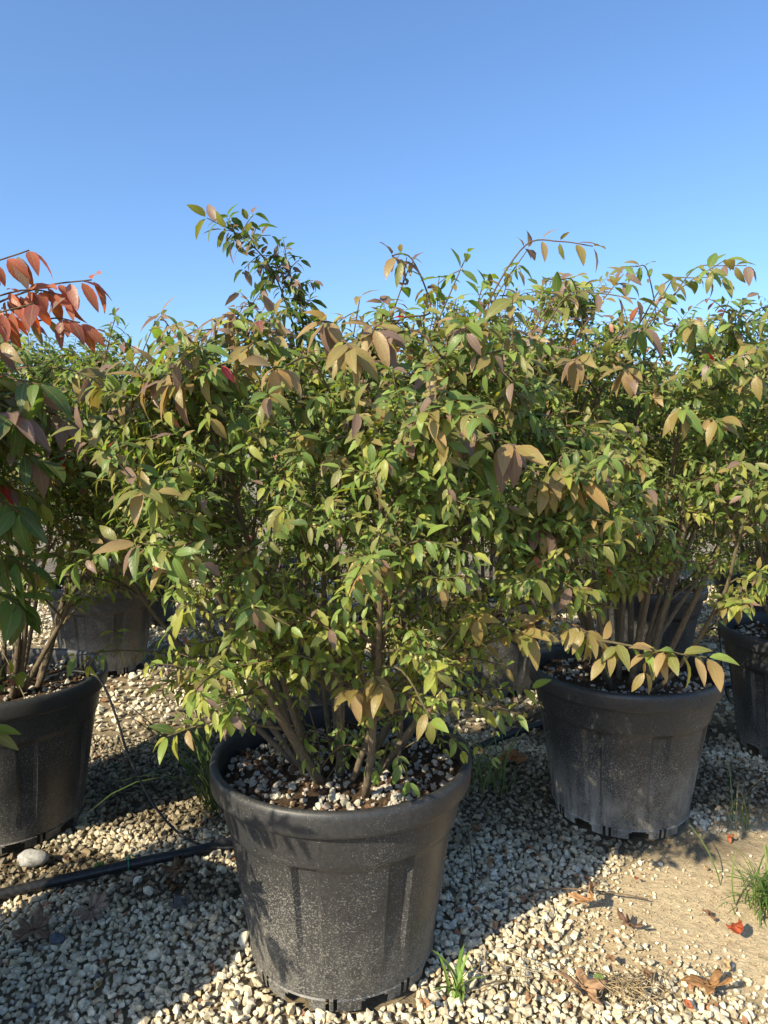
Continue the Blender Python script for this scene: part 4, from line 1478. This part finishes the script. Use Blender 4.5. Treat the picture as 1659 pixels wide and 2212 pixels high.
# ------------------------------------------------------------------ trees beyond the nursery
def tree(loc, height, width, seed, label, group):
    r = np.random.default_rng(seed)
    t = thing('background_tree', loc, label, 'tree', group)
    g = Gather()
    trunk = spline([(0, 0, -.1), (.1, .05, height * .3), (-.05, 0, height * .6), (0, .05, height * .88)], 5)
    v, q, tt, lv = tube_arrays(trunk, np.linspace(.16, .03, len(trunk)), 8)
    g.add(v, q, tt, lv, (.14, .11, .08))
    clumps = []
    for i in range(34):
        z = height * r.uniform(.30, 1.0)
        prof = math.sin(math.pi * min(1, (z / height - .18) / .82) ** .8) ** .7 if z > height * .18 else .2
        a = r.uniform(0, 6.28)
        rr = width * .5 * max(.12, prof) * math.sqrt(r.uniform(.1, 1))
        c = np.array([rr * math.cos(a), rr * math.sin(a), z])
        clumps.append(c)
        s0 = trunk[min(len(trunk) - 1, int(len(trunk) * (z / height) * .75))]
        v, q, tt, lv = tube_arrays(bez(s0, (s0 + c) / 2 + (0, 0, .15), c, 5), np.linspace(.04, .012, 5), 5)
        g.add(v, q, tt, lv, (.14, .11, .08))
    link('trunk', g.mesh('trunk', M_BARK), t)
    n = 2400
    c = np.array(clumps)[r.integers(0, len(clumps), n)]
    p = c + nrm(r.normal(0, 1, (n, 3))) * (r.uniform(0, 1, (n, 1)) ** .5) * width * .15
    rot = leaf_frames(nrm(r.normal(0, 1, (n, 3)) - (0, 0, .3)), r.normal(0, .6, (n, 3)) + (0, 0, 1))
    g = Gather()
    pv, pt, plv = LEAF_MIN[0]
    v = np.einsum('nij,vj->nvi', rot * (r.uniform(.10, .2, n) * width / 4)[:, None, None] * 1.3, pv) + p[:, None]
    tr = pt[None] + (np.arange(n) * len(pv))[:, None, None]
    col = np.array([(.045, .085, .022), (.065, .11, .03), (.09, .13, .035)])[r.integers(0, 3, n)]
    g.add(v.reshape(-1, 3), None, tr.reshape(-1, 3), np.tile(plv, (n, 1)), np.repeat(col, len(pv), 0))
    tag(link('crown', g.mesh('crown', M_TREELEAF), t), kind='stuff')


TG = 'trees beyond the nursery'
tree((8.9, 15.5, 0), 4.7, 3.4, 1, 'tall dense green tree rising beyond the shrubs above the horizon', TG)
tree((3.05, 16.5, 0), 4.9, 2.4, 2, 'tall dense green tree rising beyond the shrubs above the horizon', TG)
tree((1.65, 16.0, 0), 4.6, 2.2, 3, 'tall dense green tree rising beyond the shrubs above the horizon', TG)
tree((-8.6, 16.0, 0), 4.3, 3.2, 4, 'tall dense green tree rising beyond the shrubs above the horizon', TG)
for i, x in enumerate((-6.0, -3.2, -.6, 4.9, 6.6, 11.0)):
    tree((x, 17.5 + .6 * (i % 3), 0), 2.9 + .25 * (i % 2), 3.4, 20 + i, 'low broad tree hidden behind the shrub rows on the far side', 'low trees behind the rows')
